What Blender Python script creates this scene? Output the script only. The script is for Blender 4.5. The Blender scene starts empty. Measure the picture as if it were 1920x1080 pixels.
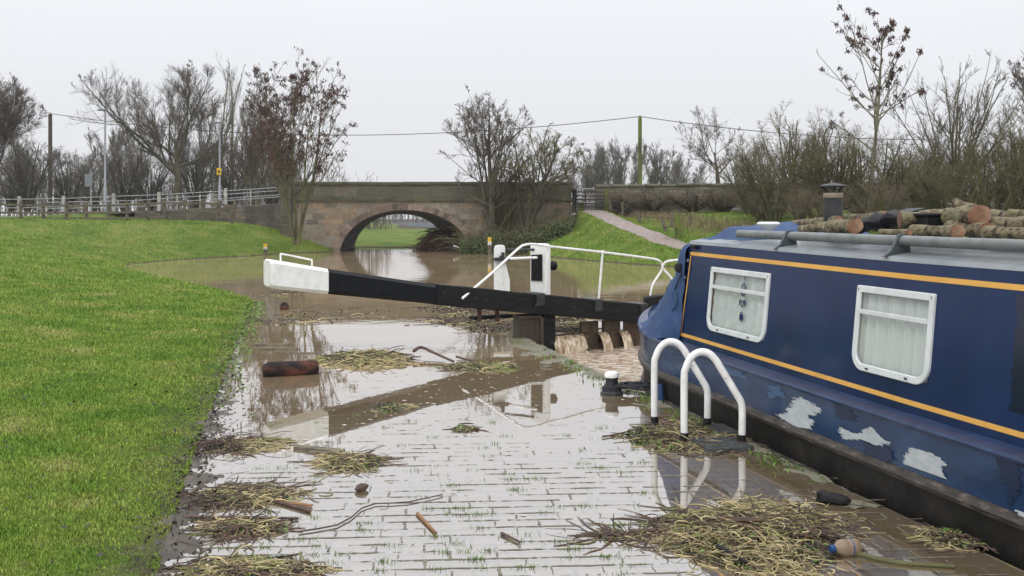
import bpy, math, random
import numpy as np
from mathutils import Vector, Matrix
sc = bpy.context.scene
COL = sc.collection
R = math.radians
rng = np.random.default_rng(7)
random.seed(7)

# ------------------------------------------------------------------ camera, sky, sun, exposure
H, F, YH = 1.75, 1867.0, 400.0            # eye height, focal length and horizon row in photo pixels
cam_d = bpy.data.cameras.new('camera'); cam = bpy.data.objects.new('camera', cam_d); COL.objects.link(cam)
cam.location = (0, 0, H); cam.rotation_euler = (R(90), 0, 0)
cam_d.sensor_width = 36; cam_d.lens = 35.0; cam_d.shift_y = -(540 - YH) / 1920
cam_d.clip_start = 0.05; cam_d.clip_end = 3000
sc.camera = cam
sc.view_settings.view_transform = 'Standard'; sc.view_settings.look = 'None'
sc.view_settings.exposure = 0.0; sc.view_settings.gamma = 1.0
SUN_EL, SUN_AZ = 48.0, 205.0
w = bpy.data.worlds.new('World'); sc.world = w; w.use_nodes = True
nt = w.node_tree; nt.nodes.clear()
out = nt.nodes.new('ShaderNodeOutputWorld')
sky = nt.nodes.new('ShaderNodeTexSky'); sky.sky_type = 'NISHITA'; sky.sun_disc = False
sky.sun_elevation = R(SUN_EL); sky.sun_rotation = R(SUN_AZ); sky.dust_density = 6; sky.air_density = 1.5
bg1 = nt.nodes.new('ShaderNodeBackground'); bg1.inputs[1].default_value = 0.06
nt.links.new(sky.outputs[0], bg1.inputs[0])
tc = nt.nodes.new('ShaderNodeTexCoord'); sp = nt.nodes.new('ShaderNodeSeparateXYZ')
nt.links.new(tc.outputs['Generated'], sp.inputs[0])
rp = nt.nodes.new('ShaderNodeValToRGB'); nt.links.new(sp.outputs['Z'], rp.inputs[0])
e = rp.color_ramp.elements
e[0].position = 0.0; e[0].color = (0.86, 0.865, 0.89, 1)
e[1].position = 1.0; e[1].color = (2.15, 2.20, 2.28, 1)
for p_, c_ in ((0.10, (.88, .895, .935, 1)), (0.17, (.92, .94, .985, 1)), (0.24, (1.0, 1.02, 1.07, 1)), (0.36, (1.10, 1.13, 1.18, 1)), (0.6, (1.70, 1.74, 1.80, 1))):
    q = e.new(p_); q.color = c_
cl = nt.nodes.new('ShaderNodeTexNoise'); cl.inputs['Scale'].default_value = 2.2; cl.inputs['Detail'].default_value = 3
nt.links.new(tc.outputs['Generated'], cl.inputs['Vector'])
mr = nt.nodes.new('ShaderNodeMapRange'); mr.inputs[3].default_value = .96; mr.inputs[4].default_value = 1.04
nt.links.new(cl.outputs[0], mr.inputs[0])
bg2 = nt.nodes.new('ShaderNodeBackground'); nt.links.new(rp.outputs[0], bg2.inputs[0]); nt.links.new(mr.outputs[0], bg2.inputs[1])
mx = nt.nodes.new('ShaderNodeMixShader'); mx.inputs[0].default_value = 0.93
nt.links.new(bg1.outputs[0], mx.inputs[1]); nt.links.new(bg2.outputs[0], mx.inputs[2]); nt.links.new(mx.outputs[0], out.inputs[0])
sd = bpy.data.lights.new('sun', 'SUN'); sd.energy = 0.9; sd.angle = R(25); sd.color = (1, .97, .93)
so = bpy.data.objects.new('sun', sd); COL.objects.link(so)
so.rotation_euler = (R(90 - SUN_EL), 0, R(180 - SUN_AZ + 0))

# ------------------------------------------------------------------ measuring helpers
def G(px, py, z=0.0):
    d = (H - z) * F / (py - YH); return np.array([(px - 960) * d / F, d, z])
def P(px, py, d):
    return np.array([(px - 960) * d / F, d, H - (py - YH) * d / F])
def zat(py, d): return H - (py - YH) * d / F
def xat(px, d): return (px - 960) * d / F
LU = np.array([-.2487, .9686, 0]); LV = np.array([.9686, .2487, 0]); EDGE = 3.64
def L(u, D, z=0.0): return LU * u + LV * D + np.array([0, 0, z])
GB = np.array([.38, 14.2, 0]); GD = np.array([.860, .510, 0]); GN = np.array([-.510, .860, 0])
def gate(t, off=0, z=0): return GB + GD * t + GN * off + np.array([0, 0, z])
def gate_px(px, py, off=0):
    k = (px - 960) / F; b0 = GB + GN * off
    t = (k * b0[1] - b0[0]) / (GD[0] - k * GD[1])
    p = b0 + GD * t; p[2] = zat(py, p[1]); return p
CZ0, CZ1, CD0, CD1 = .54, 1.47, 3.82, 3.91
def cabin_px(px, py):
    # hit of the sight line with the leaning cabin side: returns u, z
    k = (px - 960) / F; m = (py - YH) / F
    dv = LV[0] * k + LV[1]; s = (CD1 - CD0) / (CZ1 - CZ0)
    y = (CD0 + (H - CZ0) * s) / (dv + m * s)
    return (LU[0] * k + LU[1]) * y, H - m * y
def cab(u, z, o=0.0): return L(u, CD0 + (CD1 - CD0) * (z - CZ0) / (CZ1 - CZ0) - o, z)

# ------------------------------------------------------------------ materials
def NT(name):
    m = bpy.data.materials.new(name); m.use_nodes = True
    return m, m.node_tree, m.node_tree.nodes['Principled BSDF']
def N(t, kind, **kw):
    n = t.nodes.new(kind)
    for k, v in kw.items():
        if k in n.inputs: n.inputs[k].default_value = v
        else: setattr(n, k, v)
    return n
def ramp(t, src, stops):
    r = t.nodes.new('ShaderNodeValToRGB'); t.links.new(src, r.inputs[0])
    el = r.color_ramp.elements
    el[0].position = stops[0][0]; el[0].color = (*stops[0][1], 1)
    el[1].position = stops[-1][0]; el[1].color = (*stops[-1][1], 1)
    for p_, c_ in stops[1:-1]:
        q = el.new(p_); q.color = (*c_, 1)
    return r
def mixc(t, fac, a, b, mode='MIX'):
    m = t.nodes.new('ShaderNodeMix'); m.data_type = 'RGBA'; m.blend_type = mode
    for i, s in ((0, fac), (6, a), (7, b)):
        if hasattr(s, 'links'): t.links.new(s, m.inputs[i])
        elif isinstance(s, (int, float)): m.inputs[i].default_value = s
        else: m.inputs[i].default_value = (*s, 1)
    return m.outputs[2]
MATS = {}
def mk(name, stops, scale=6, rough=.7, bump=0.0, bscale=None, metal=0, detail=6, stretch=None, spec=.4, island=0, coat=0):
    m, t, b = NT(name)
    tc = N(t, 'ShaderNodeTexCoord'); v = tc.outputs['Object']
    if stretch:
        mp = N(t, 'ShaderNodeMapping'); mp.inputs['Scale'].default_value = stretch; t.links.new(v, mp.inputs[0]); v = mp.outputs[0]
    n = N(t, 'ShaderNodeTexNoise', Scale=scale, Detail=detail, Roughness=.6); t.links.new(v, n.inputs['Vector'])
    src = n.outputs[0]
    if len(stops) == 1: stops = [(.3, tuple(c * .9 for c in stops[0])), (.7, tuple(min(1, c * 1.08) for c in stops[0]))]
    elif not isinstance(stops[0][1], (tuple, list)): stops = [(.3 + .4 * i / (len(stops) - 1), s) for i, s in enumerate(stops)]
    c = ramp(t, src, stops).outputs[0]
    if island:
        g = N(t, 'ShaderNodeNewGeometry')
        c2 = N(t, 'ShaderNodeHueSaturation'); t.links.new(c, c2.inputs['Color'])
        mr = N(t, 'ShaderNodeMapRange'); mr.inputs[3].default_value = 1 - island; mr.inputs[4].default_value = 1 + island
        t.links.new(g.outputs['Random Per Island'], mr.inputs[0]); t.links.new(mr.outputs[0], c2.inputs['Value']); c = c2.outputs[0]
    t.links.new(c, b.inputs['Base Color'])
    b.inputs['Roughness'].default_value = rough; b.inputs['Metallic'].default_value = metal
    b.inputs['Specular IOR Level'].default_value = spec; b.inputs['Coat Weight'].default_value = coat
    if bump:
        n2 = N(t, 'ShaderNodeTexNoise', Scale=bscale or scale * 4, Detail=5); t.links.new(v, n2.inputs['Vector'])
        bp = N(t, 'ShaderNodeBump', Strength=bump, Distance=.02); t.links.new(n2.outputs[0], bp.inputs['Height'])
        t.links.new(bp.outputs[0], b.inputs['Normal'])
    MATS[name] = m; return m

M = {}
M['white'] = mk('white paint', [(.24, (.16, .15, .12)), (.29, (.50, .49, .43)), (.40, (.72, .72, .69)), (.7, (.83, .83, .82))], 9, .5, .18, 60, detail=10)
M['whitepipe'] = mk('white pipe paint', [(.27, (.20, .17, .14)), (.33, (.68, .67, .64)), (.7, (.84, .84, .84))], 14, .4, .1, 90)
M['blackpaint'] = mk('black paint', [(.3, (.004, .005, .007)), (.7, (.010, .011, .014))], 8, .42, .15, 40)
M['blacktimber'] = mk('black tarred timber', [(.3, (.005, .005, .005)), (.62, (.014, .014, .015)), (.8, (.022, .026, .018))], 5, .75, .5, 25, stretch=(1, 1, 5))
M['wetwood'] = mk('wet dark timber', [(.3, (.02, .015, .011)), (.7, (.075, .052, .036))], 6, .5, .6, 20, stretch=(1, 1, .25))
M['board'] = mk('wet brown boards', [(.3, (.035, .024, .016)), (.7, (.12, .08, .052))], 7, .5, .5, 25, stretch=(1, 1, .3))
M['rust'] = mk('rusty iron', [(.3, (.03, .017, .012)), (.7, (.11, .05, .03))], 12, .8, .3)
M['darkmetal'] = mk('dark iron', [(.012, .012, .014), (.04, .04, .043)], 9, .5, .2)
M['galv'] = mk('galvanised steel', [(.20, .21, .22), (.33, .34, .36)], 9, .45, .1, metal=.3)
M['hullblack'] = mk('hull bitumen', [(.3, (.006, .006, .006)), (.6, (.018, .016, .014)), (.8, (.05, .04, .032))], 5, .55, .35, 14)
M['strake'] = mk('scuffed steel strake', [(.35, (.018, .016, .014)), (.55, (.05, .04, .033)), (.75, (.16, .13, .11))], 9, .55, .4, 30, stretch=(1, 1, 4))
M['hullblue'] = mk('weathered blue hull paint', [(.3, (.007, .022, .062)), (.5, (.010, .034, .09)), (.66, (.016, .052, .118)), (.8, (.009, .028, .072))], 2.4, .2, .05, 14, stretch=(1, 1, 3), spec=.45)
M['cabinblue'] = mk('navy cabin paint', [(.25, (.003, .012, .044)), (.5, (.005, .018, .068)), (.62, (.007, .022, .075)), (.75, (.003, .014, .056))], 1.9, .2, .05, 3, spec=.3, stretch=(1, 1, .5))
M['gunwale'] = mk('blue gunwale paint', [(.3, (.009, .021, .060)), (.7, (.026, .050, .115))], 7, .3, .05, spec=.25)
M['gold'] = mk('gold coach line', [(.58, .30, .055), (.70, .39, .09)], 4, .4)
M['roofgrey'] = mk('grey roof paint', [(.3, (.15, .17, .185)), (.7, (.25, .27, .285))], 4, .35, .08, 50)
M['railgrey'] = mk('grey rail paint', [(.3, (.10, .11, .11)), (.6, (.17, .18, .18)), (.8, (.12, .14, .09))], 7, .45, .1)
M['bracketgrey'] = mk('dark grey bracket paint', [(.045, .055, .06), (.08, .095, .10)], 7, .45)
M['primer'] = mk('grey primer', [(.3, (.30, .33, .35)), (.7, (.46, .49, .50))], 9, .6, .1, 40, stretch=(1, 1, 3))
M['canvas'] = mk('blue canvas', [(.3, (.014, .038, .105)), (.7, (.030, .068, .17))], 3, .75, .25, 9)
M['frame'] = mk('window frame', [(.50, .53, .53), (.64, .66, .66)], 8, .35)
def curtainmat():
    m = bpy.data.materials.new('net curtain'); m.use_nodes = True; t = m.node_tree; t.nodes.clear(); o = N(t, 'ShaderNodeOutputMaterial')
    a = N(t, 'ShaderNodeBsdfDiffuse'); a.inputs[0].default_value = (.92, .94, .92, 1); b_ = N(t, 'ShaderNodeBsdfTranslucent'); b_.inputs[0].default_value = (.92, .94, .92, 1)
    x = N(t, 'ShaderNodeMixShader'); x.inputs[0].default_value = .4; t.links.new(a.outputs[0], x.inputs[1]); t.links.new(b_.outputs[0], x.inputs[2]); t.links.new(x.outputs[0], o.inputs[0]); return m
M['curtain'] = curtainmat()
M['brownwood'] = mk('varnished wood', [(.16, .075, .03), (.30, .15, .06)], 12, .5)
M['rope'] = mk('black rope', [(.008, .009, .012), (.03, .032, .04)], 30, .8, .4, 90)
M['rubber'] = mk('black rubber', [(.008, .008, .009), (.022, .022, .024)], 12, .55, .2)
M['bluerope'] = mk('teal cord', [(.01, .06, .08), (.02, .11, .14)], 20, .8)
M['bark_log'] = mk('log bark', [(.34, (.025, .018, .012)), (.45, (.11, .082, .05)), (.52, (.20, .165, .105)), (.58, (.13, .13, .05)), (.70, (.42, .38, .30))], 16, .9, 1.0, 34, detail=10)
M['logend'] = None
M['plasticwhite'] = mk('white plastic', [(.72, .73, .74), (.82, .83, .84)], 4, .35)
M['chimney'] = mk('black stove paint', [(.018, .018, .02), (.045, .046, .05)], 9, .55, .15)
M['brass'] = mk('tarnished collar', [(.25, .19, .13), (.45, .38, .30)], 9, .4, metal=.6)
M['char'] = mk('charred wood', [(.30, (.006, .005, .005)), (.46, (.02, .013, .012)), (.54, (.085, .028, .018)), (.8, (.16, .06, .035))], 4, .7, .9, 14, stretch=(.5, 2, 2), spec=.2)
M['stickdark'] = mk('wet sticks', [(.03, .018, .013), (.11, .06, .04)], 30, .5, island=.6)
M['straw'] = mk('pale reed stems', [(.16, .115, .05), (.47, .40, .21)], 12, .5, island=.6)
M['reedgreen'] = mk('green reed stems', [(.08, .095, .02), (.25, .26, .075)], 12, .5, island=.5)
M['leafgreen'] = mk('green weed', [(.05, .11, .015), (.14, .24, .035)], 20, .55, island=.35)
M['leafdark'] = mk('dark wet leaves', [(.012, .012, .008), (.05, .038, .024)], 20, .5, island=.3)
M['silt'] = mk('silt and moss', [(.3, (.075, .064, .044)), (.5, (.16, .145, .11)), (.7, (.14, .145, .075))], 14, .6, .5, 60)
M['mud'] = mk('wet mud', [(.022, .016, .010), (.085, .064, .044)], 5, .45, .7, 22)
M['woodpost'] = mk('weathered wood', [(.3, (.05, .042, .03)), (.55, (.14, .115, .085)), (.75, (.16, .17, .09))], 9, .85, .4, 30)
M['pole'] = mk('mossy pole', [(.3, (.06, .055, .035)), (.6, (.13, .17, .03)), (.8, (.10, .09, .06))], 3, .9, .3, stretch=(1, 1, .2))
M['polebrown'] = mk('brown pole', [(.05, .04, .028), (.11, .085, .06)], 3, .9)
M['yellow'] = mk('yellow sign', [(.72, .42, .02), (.80, .50, .03)], 6, .5)
M['red'] = mk('red plastic', [(.5, .03, .03), (.62, .05, .04)], 6, .5)
M['signwhite'] = mk('sign white', [(.66, .66, .64), (.78, .78, .76)], 6, .5)
M['foamfleck'] = mk('foam flecks', [(.34, .30, .24), (.55, .51, .45)], 9, .6)
M['ink'] = mk('sign ink', [(.02, .02, .02), (.05, .05, .05)], 6, .5)
M['signgrey'] = mk('grey sign back', [(.13, .15, .16), (.2, .22, .23)], 6, .5)
M['wire'] = mk('cable', [(.02, .02, .022), (.04, .04, .042)], 6, .6)
M['concrete'] = mk('concrete', [(.26, .25, .23), (.46, .45, .42)], 6, .8, .2)
M['road'] = mk('wet asphalt', [(.16, .16, .17), (.24, .24, .255)], 1.5, .45, .2, 30)
M['path'] = mk('gravel path', [(.3, (.16, .12, .105)), (.5, (.25, .20, .18)), (.7, (.31, .26, .235))], 7, .8, .5, 40)
M['bark'] = mk('tree bark', [(.3, (.040, .034, .026)), (.55, (.085, .072, .05)), (.75, (.11, .115, .05))], 4, .9, .5, 16, stretch=(1, 1, .4))
M['barkgreen'] = mk('mossy bark', [(.3, (.05, .045, .028)), (.55, (.105, .10, .045)), (.75, (.14, .15, .05))], 4, .9, .5, 16, stretch=(1, 1, .4))
M['barkpale'] = mk('pale bark', [(.3, (.10, .09, .06)), (.55, (.19, .175, .12)), (.75, (.17, .18, .08))], 4, .9, .5, 16, stretch=(1, 1, .4))
M['twig'] = mk('twigs', [(.070, .055, .043), (.125, .10, .078)], 3, .9, island=.25)
M['twiggreen'] = mk('mossy twigs', [(.3, (.085, .066, .044)), (.55, (.12, .11, .048)), (.75, (.16, .165, .055))], .6, .9, island=.3)
M['twigbrown'] = mk('brown twigs', [(.10, .075, .056), (.17, .13, .10)], 3, .9, island=.3)
M['twigfar'] = mk('haze-paled twigs', [(.11, .095, .085), (.17, .15, .135)], 3, .9, island=.2)  # paler than near twigs: distance haze put into the colour
M['dreamblue'] = mk('blue thread', [(.01, .022, .09), (.02, .04, .15)], 20, .7)
M['keys'] = mk('brown ash keys', [(.042, .020, .014), (.095, .042, .028)], 5, .8, island=.4)
M['ivy'] = mk('ivy leaves', [(.3, (.035, .055, .02)), (.5, (.08, .12, .04)), (.7, (.12, .10, .055))], 2, .5, island=.5)
M['drygrass'] = mk('dry grass', [(.16, .12, .065), (.30, .24, .14)], 2, .9, island=.3)
M['bottle'] = mk('muddy plastic', [(.16, .105, .065), (.28, .20, .135)], 9, .3, .1)
M['bluecap'] = mk('blue cap', [(.012, .05, .14), (.02, .075, .19)], 9, .4)
M['grating'] = mk('steel grating', [(.06, .065, .07), (.15, .155, .16)], 20, .4, .2, metal=.3)
M['fencefar'] = mk('far palisade', [(.20, .26, .30), (.27, .33, .37)], 4, .7)

def logend():
    m, t, b = NT('sawn log end')
    tc = N(t, 'ShaderNodeTexCoord')
    n = N(t, 'ShaderNodeTexNoise', Scale=9, Detail=5); t.links.new(tc.outputs['Object'], n.inputs['Vector'])
    r = ramp(t, n.outputs[0], [(.3, (.10, .045, .025)), (.5, (.20, .098, .055)), (.72, (.38, .25, .16))])
    t.links.new(r.outputs[0], b.inputs['Base Color']); b.inputs['Roughness'].default_value = .8
    n2 = N(t, 'ShaderNodeTexNoise', Scale=60, Detail=3); t.links.new(tc.outputs['Object'], n2.inputs['Vector'])
    bp = N(t, 'ShaderNodeBump', Strength=.5, Distance=.01); t.links.new(n2.outputs[0], bp.inputs['Height']); t.links.new(bp.outputs[0], b.inputs['Normal'])
    return m
M['logend'] = logend()
for q_ in ('blacktimber', 'blackpaint', 'hullblack', 'rubber'): M[q_].node_tree.nodes['Principled BSDF'].inputs['Specular IOR Level'].default_value = .2

def stone(name, cols, bw, bh, mortar, dark, rotx=True, moss=0.0, off=(0, 0, 0)):
    m, t, b = NT(name)
    tc = N(t, 'ShaderNodeTexCoord'); mp = N(t, 'ShaderNodeMapping')
    if rotx: mp.inputs['Rotation'].default_value = (R(-90), 0, 0)
    mp.inputs['Location'].default_value = off
    t.links.new(tc.outputs['Object'], mp.inputs[0])
    nz = N(t, 'ShaderNodeTexNoise', Scale=2.5, Detail=4); t.links.new(mp.outputs[0], nz.inputs['Vector'])
    wv = mixc(t, .035, mp.outputs[0], nz.outputs['Color'], 'ADD')
    br = N(t, 'ShaderNodeTexBrick', Scale=1.0); br.offset = .5
    br.inputs['Brick Width'].default_value = bw; br.inputs['Row Height'].default_value = bh
    br.inputs['Mortar Size'].default_value = .010; br.inputs['Mortar Smooth'].default_value = .4; br.inputs['Bias'].default_value = 0
    br.inputs['Color1'].default_value = (0, 0, 0, 1); br.inputs['Color2'].default_value = (1, 1, 1, 1); br.inputs['Mortar'].default_value = (.5, .5, .5, 1)
    t.links.new(wv, br.inputs['Vector'])
    r = ramp(t, br.outputs['Color'], [(i / (len(cols) - 1), c) for i, c in enumerate(cols)])
    n2 = N(t, 'ShaderNodeTexNoise', Scale=7, Detail=8, Roughness=.7); t.links.new(mp.outputs[0], n2.inputs['Vector'])
    vr = ramp(t, n2.outputs[0], [(.25, (.45, .45, .45)), (.5, (.95, .95, .95)), (.75, (1.35, 1.3, 1.25))])
    c = mixc(t, 1.0, r.outputs[0], vr.outputs[0], 'MULTIPLY')
    c = mixc(t, br.outputs['Fac'], c, mortar)
    n3 = N(t, 'ShaderNodeTexNoise', Scale=.9, Detail=6, Roughness=.65); t.links.new(mp.outputs[0], n3.inputs['Vector'])
    d = ramp(t, n3.outputs[0], [(.46, (0, 0, 0)), (.68, (1, 1, 1))])
    c = mixc(t, d.outputs[0], c, dark) if moss == 0 else mixc(t, d.outputs[0], c, mixc(t, .5, c, dark))
    t.links.new(c, b.inputs['Base Color']); b.inputs['Roughness'].default_value = .85
    ad = N(t, 'ShaderNodeMath', operation='SUBTRACT'); t.links.new(n2.outputs[0], ad.inputs[0]); t.links.new(br.outputs['Fac'], ad.inputs[1])
    bp = N(t, 'ShaderNodeBump', Strength=.8, Distance=.03); t.links.new(ad.outputs[0], bp.inputs['Height']); t.links.new(bp.outputs[0], b.inputs['Normal'])
    return m
M['stone'] = stone('sandstone blocks', [(.095, .083, .068), (.20, .172, .132), (.31, .265, .20), (.125, .112, .094), (.33, .235, .145), (.225, .172, .128), (.27, .245, .20)], .56, .25, (.33, .29, .24), (.10, .085, .07), moss=1)
M['stonedark'] = stone('dark parapet stone', [(.058, .052, .036), (.11, .098, .068), (.08, .072, .05), (.15, .13, .09)], .95, .42, (.20, .175, .125), (.06, .057, .035), moss=1)
M['wing'] = stone('dark wing wall', [(.085, .073, .06), (.16, .135, .108), (.115, .10, .08)], .6, .3, (.11, .095, .08), (.055, .048, .04))
M['barrel'] = stone('dark arch lining', [(.045, .035, .03), (.09, .07, .058), (.06, .05, .042)], .4, .2, (.05, .042, .036), (.02, .017, .015))  # lining blocks darker than the bridge face
M['walls'] = stone('rubble wall', [(.09, .078, .058), (.19, .165, .12), (.13, .11, .08), (.27, .235, .175)], .42, .17, (.06, .052, .04), (.05, .05, .026))
M['voussoir'] = mk('arch stones', [(.3, (.12, .092, .074)), (.55, (.205, .15, .12)), (.75, (.25, .215, .17))], 7, .85, .5, 30, island=.45)
M['coping'] = mk('mossy dark coping', [(.3, (.05, .047, .035)), (.5, (.085, .08, .055)), (.7, (.10, .105, .045))], 2.5, .9, .5, 20)

def paving():
    m, t, b = NT('brick setts')
    tc = N(t, 'ShaderNodeTexCoord'); mp = N(t, 'ShaderNodeMapping'); mp.inputs['Rotation'].default_value = (0, 0, R(-3.6))
    t.links.new(tc.outputs['Object'], mp.inputs[0])
    nz = N(t, 'ShaderNodeTexNoise', Scale=1.5, Detail=3); t.links.new(mp.outputs[0], nz.inputs['Vector'])
    wv = mixc(t, .012, mp.outputs[0], nz.outputs['Color'], 'ADD')
    br = N(t, 'ShaderNodeTexBrick', Scale=1.0); br.offset = .5
    br.inputs['Brick Width'].default_value = .25; br.inputs['Row Height'].default_value = .126
    br.inputs['Mortar Size'].default_value = .017; br.inputs['Mortar Smooth'].default_value = .4
    br.inputs['Color1'].default_value = (.24, .23, .22, 1); br.inputs['Color2'].default_value = (.36, .345, .33, 1); br.inputs['Mortar'].default_value = (.035, .032, .022, 1)
    t.links.new(wv, br.inputs['Vector'])
    n2 = N(t, 'ShaderNodeTexNoise', Scale=3, Detail=6); t.links.new(mp.outputs[0], n2.inputs['Vector'])
    vr = ramp(t, n2.outputs[0], [(.3, (.6, .58, .55)), (.7, (1.15, 1.12, 1.08))])
    c = mixc(t, 1.0, br.outputs['Color'], vr.outputs[0], 'MULTIPLY')
    t.links.new(c, b.inputs['Base Color']); b.inputs['Roughness'].default_value = .6
    return m
M['paving'] = paving()

def copingslab():
    m, t, b = NT('lock coping stone')
    tc = N(t, 'ShaderNodeTexCoord')
    n = N(t, 'ShaderNodeTexNoise', Scale=3, Detail=8, Roughness=.65); t.links.new(tc.outputs['Object'], n.inputs['Vector'])
    r = ramp(t, n.outputs[0], [(.3, (.09, .07, .048)), (.5, (.16, .125, .085)), (.7, (.22, .185, .12))])
    n2 = N(t, 'ShaderNodeTexNoise', Scale=7, Detail=8, Roughness=.75); t.links.new(tc.outputs['Object'], n2.inputs['Vector'])
    d = ramp(t, n2.outputs[0], [(.54, (0, 0, 0)), (.60, (1, 1, 1))])
    c = mixc(t, d.outputs[0], r.outputs[0], (.19, .19, .07))
    t.links.new(c, b.inputs['Base Color']); b.inputs['Roughness'].default_value = .4
    bp = N(t, 'ShaderNodeBump', Strength=.6, Distance=.02); t.links.new(n2.outputs[0], bp.inputs['Height']); t.links.new(bp.outputs[0], b.inputs['Normal'])
    return m
M['lockstone'] = copingslab()

def water(name, foam=False):
    m = bpy.data.materials.new(name); m.use_nodes = True; t = m.node_tree; t.nodes.clear()
    o = N(t, 'ShaderNodeOutputMaterial'); g = N(t, 'ShaderNodeNewGeometry')
    pos = g.outputs['Position']
    sp = N(t, 'ShaderNodeSeparateXYZ'); t.links.new(pos, sp.inputs[0])
    if foam:
        n = N(t, 'ShaderNodeTexNoise', Scale=9, Detail=9, Roughness=.7, Distortion=1.2)
        mp = N(t, 'ShaderNodeMapping'); mp.inputs['Scale'].default_value = (.7, 1.5, 1); t.links.new(pos, mp.inputs[0]); t.links.new(mp.outputs[0], n.inputs['Vector'])
        r = ramp(t, n.outputs[0], [(.38, (.24, .145, .085)), (.48, (.36, .24, .155)), (.54, (.66, .56, .45)), (.62, (.84, .80, .74))])
        p = N(t, 'ShaderNodeBsdfPrincipled'); p.inputs['Roughness'].default_value = .25
        t.links.new(r.outputs[0], p.inputs['Base Color'])
        bp = N(t, 'ShaderNodeBump', Strength=.9, Distance=.06); t.links.new(n.outputs[0], bp.inputs['Height']); t.links.new(bp.outputs[0], p.inputs['Normal'])
        t.links.new(p.outputs[0], o.inputs[0]); return m
    # faint ripples, stronger out on the canal
    n = N(t, 'ShaderNodeTexNoise', Scale=2.2, Detail=4, Roughness=.5)
    mp = N(t, 'ShaderNodeMapping'); mp.inputs['Scale'].default_value = (.55, 1.0, 1); t.links.new(pos, mp.inputs[0]); t.links.new(mp.outputs[0], n.inputs['Vector'])
    st = N(t, 'ShaderNodeMapRange'); st.inputs[1].default_value = 11; st.inputs[2].default_value = 20; st.inputs[3].default_value = .035; st.inputs[4].default_value = .16
    t.links.new(sp.outputs['Y'], st.inputs[0])
    bp = N(t, 'ShaderNodeBump', Distance=.02); t.links.new(st.outputs[0], bp.inputs['Strength']); t.links.new(n.outputs[0], bp.inputs['Height'])
    lw = N(t, 'ShaderNodeLayerWeight', Blend=.5); t.links.new(bp.outputs[0], lw.inputs['Normal'])
    pw_ = N(t, 'ShaderNodeMath', operation='POWER'); pw_.inputs[1].default_value = 1.0; t.links.new(lw.outputs['Facing'], pw_.inputs[0])
    fr = N(t, 'ShaderNodeMapRange'); fr.inputs[3].default_value = .05; fr.inputs[4].default_value = .76; t.links.new(pw_.outputs[0], fr.inputs[0])
    gl = N(t, 'ShaderNodeBsdfGlossy'); gl.inputs['Roughness'].default_value = .015; gl.inputs['Color'].default_value = (.97, .97, .98, 1); t.links.new(bp.outputs[0], gl.inputs['Normal'])
    tr = N(t, 'ShaderNodeBsdfTransparent'); tr.inputs['Color'].default_value = (.86, .80, .70, 1)
    df = N(t, 'ShaderNodeBsdfDiffuse')
    n2 = N(t, 'ShaderNodeTexNoise', Scale=.5, Detail=5); t.links.new(pos, n2.inputs['Vector'])
    r = ramp(t, n2.outputs[0], [(.35, (.24, .172, .10)), (.65, (.32, .24, .145))]); t.links.new(r.outputs[0], df.inputs['Color'])
    mu = N(t, 'ShaderNodeMapRange'); mu.inputs[1].default_value = 5.5; mu.inputs[2].default_value = 12; mu.inputs[3].default_value = .38; mu.inputs[4].default_value = .95
    t.links.new(sp.outputs['Y'], mu.inputs[0])
    m1 = N(t, 'ShaderNodeMixShader'); t.links.new(mu.outputs[0], m1.inputs[0]); t.links.new(tr.outputs[0], m1.inputs[1]); t.links.new(df.outputs[0], m1.inputs[2])
    m2 = N(t, 'ShaderNodeMixShader'); t.links.new(fr.outputs[0], m2.inputs[0]); t.links.new(m1.outputs[0], m2.inputs[1]); t.links.new(gl.outputs[0], m2.inputs[2])
    t.links.new(m2.outputs[0], o.inputs[0]); return m
M['water'] = water('muddy flood water'); M['foam'] = water('churning lock water', True)

def fallmat():
    m, t, b = NT('falling water')
    tc = N(t, 'ShaderNodeTexCoord'); mp = N(t, 'ShaderNodeMapping'); mp.inputs['Scale'].default_value = (22, 22, 1.5); t.links.new(tc.outputs['Object'], mp.inputs[0])
    n = N(t, 'ShaderNodeTexNoise', Scale=1, Detail=4); t.links.new(mp.outputs[0], n.inputs['Vector'])
    r = ramp(t, n.outputs[0], [(.35, (.22, .15, .09)), (.52, (.42, .32, .21)), (.68, (.70, .62, .51))]); t.links.new(r.outputs[0], b.inputs['Base Color'])
    b.inputs['Roughness'].default_value = .25
    bp = N(t, 'ShaderNodeBump', Strength=.6, Distance=.02); t.links.new(n.outputs[0], bp.inputs['Height']); t.links.new(bp.outputs[0], b.inputs['Normal'])
    return m
M['fall'] = fallmat()
def glassmat():
    m = bpy.data.materials.new('window glass'); m.use_nodes = True; t = m.node_tree; t.nodes.clear()
    o = N(t, 'ShaderNodeOutputMaterial'); lw = N(t, 'ShaderNodeLayerWeight', Blend=.5); p5 = N(t, 'ShaderNodeMath', operation='POWER'); p5.inputs[1].default_value = 4.5; t.links.new(lw.outputs['Facing'], p5.inputs[0])
    fr = N(t, 'ShaderNodeMapRange'); fr.inputs[3].default_value = .045; fr.inputs[4].default_value = .95; t.links.new(p5.outputs[0], fr.inputs[0])
    gl = N(t, 'ShaderNodeBsdfGlossy'); gl.inputs['Roughness'].default_value = .02
    tr = N(t, 'ShaderNodeBsdfTransparent'); tr.inputs['Color'].default_value = (.90, .93, .92, 1)
    m2 = N(t, 'ShaderNodeMixShader'); t.links.new(fr.outputs[0], m2.inputs[0]); t.links.new(tr.outputs[0], m2.inputs[1]); t.links.new(gl.outputs[0], m2.inputs[2])
    t.links.new(m2.outputs[0], o.inputs[0]); return m
M['glass'] = glassmat()

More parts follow.
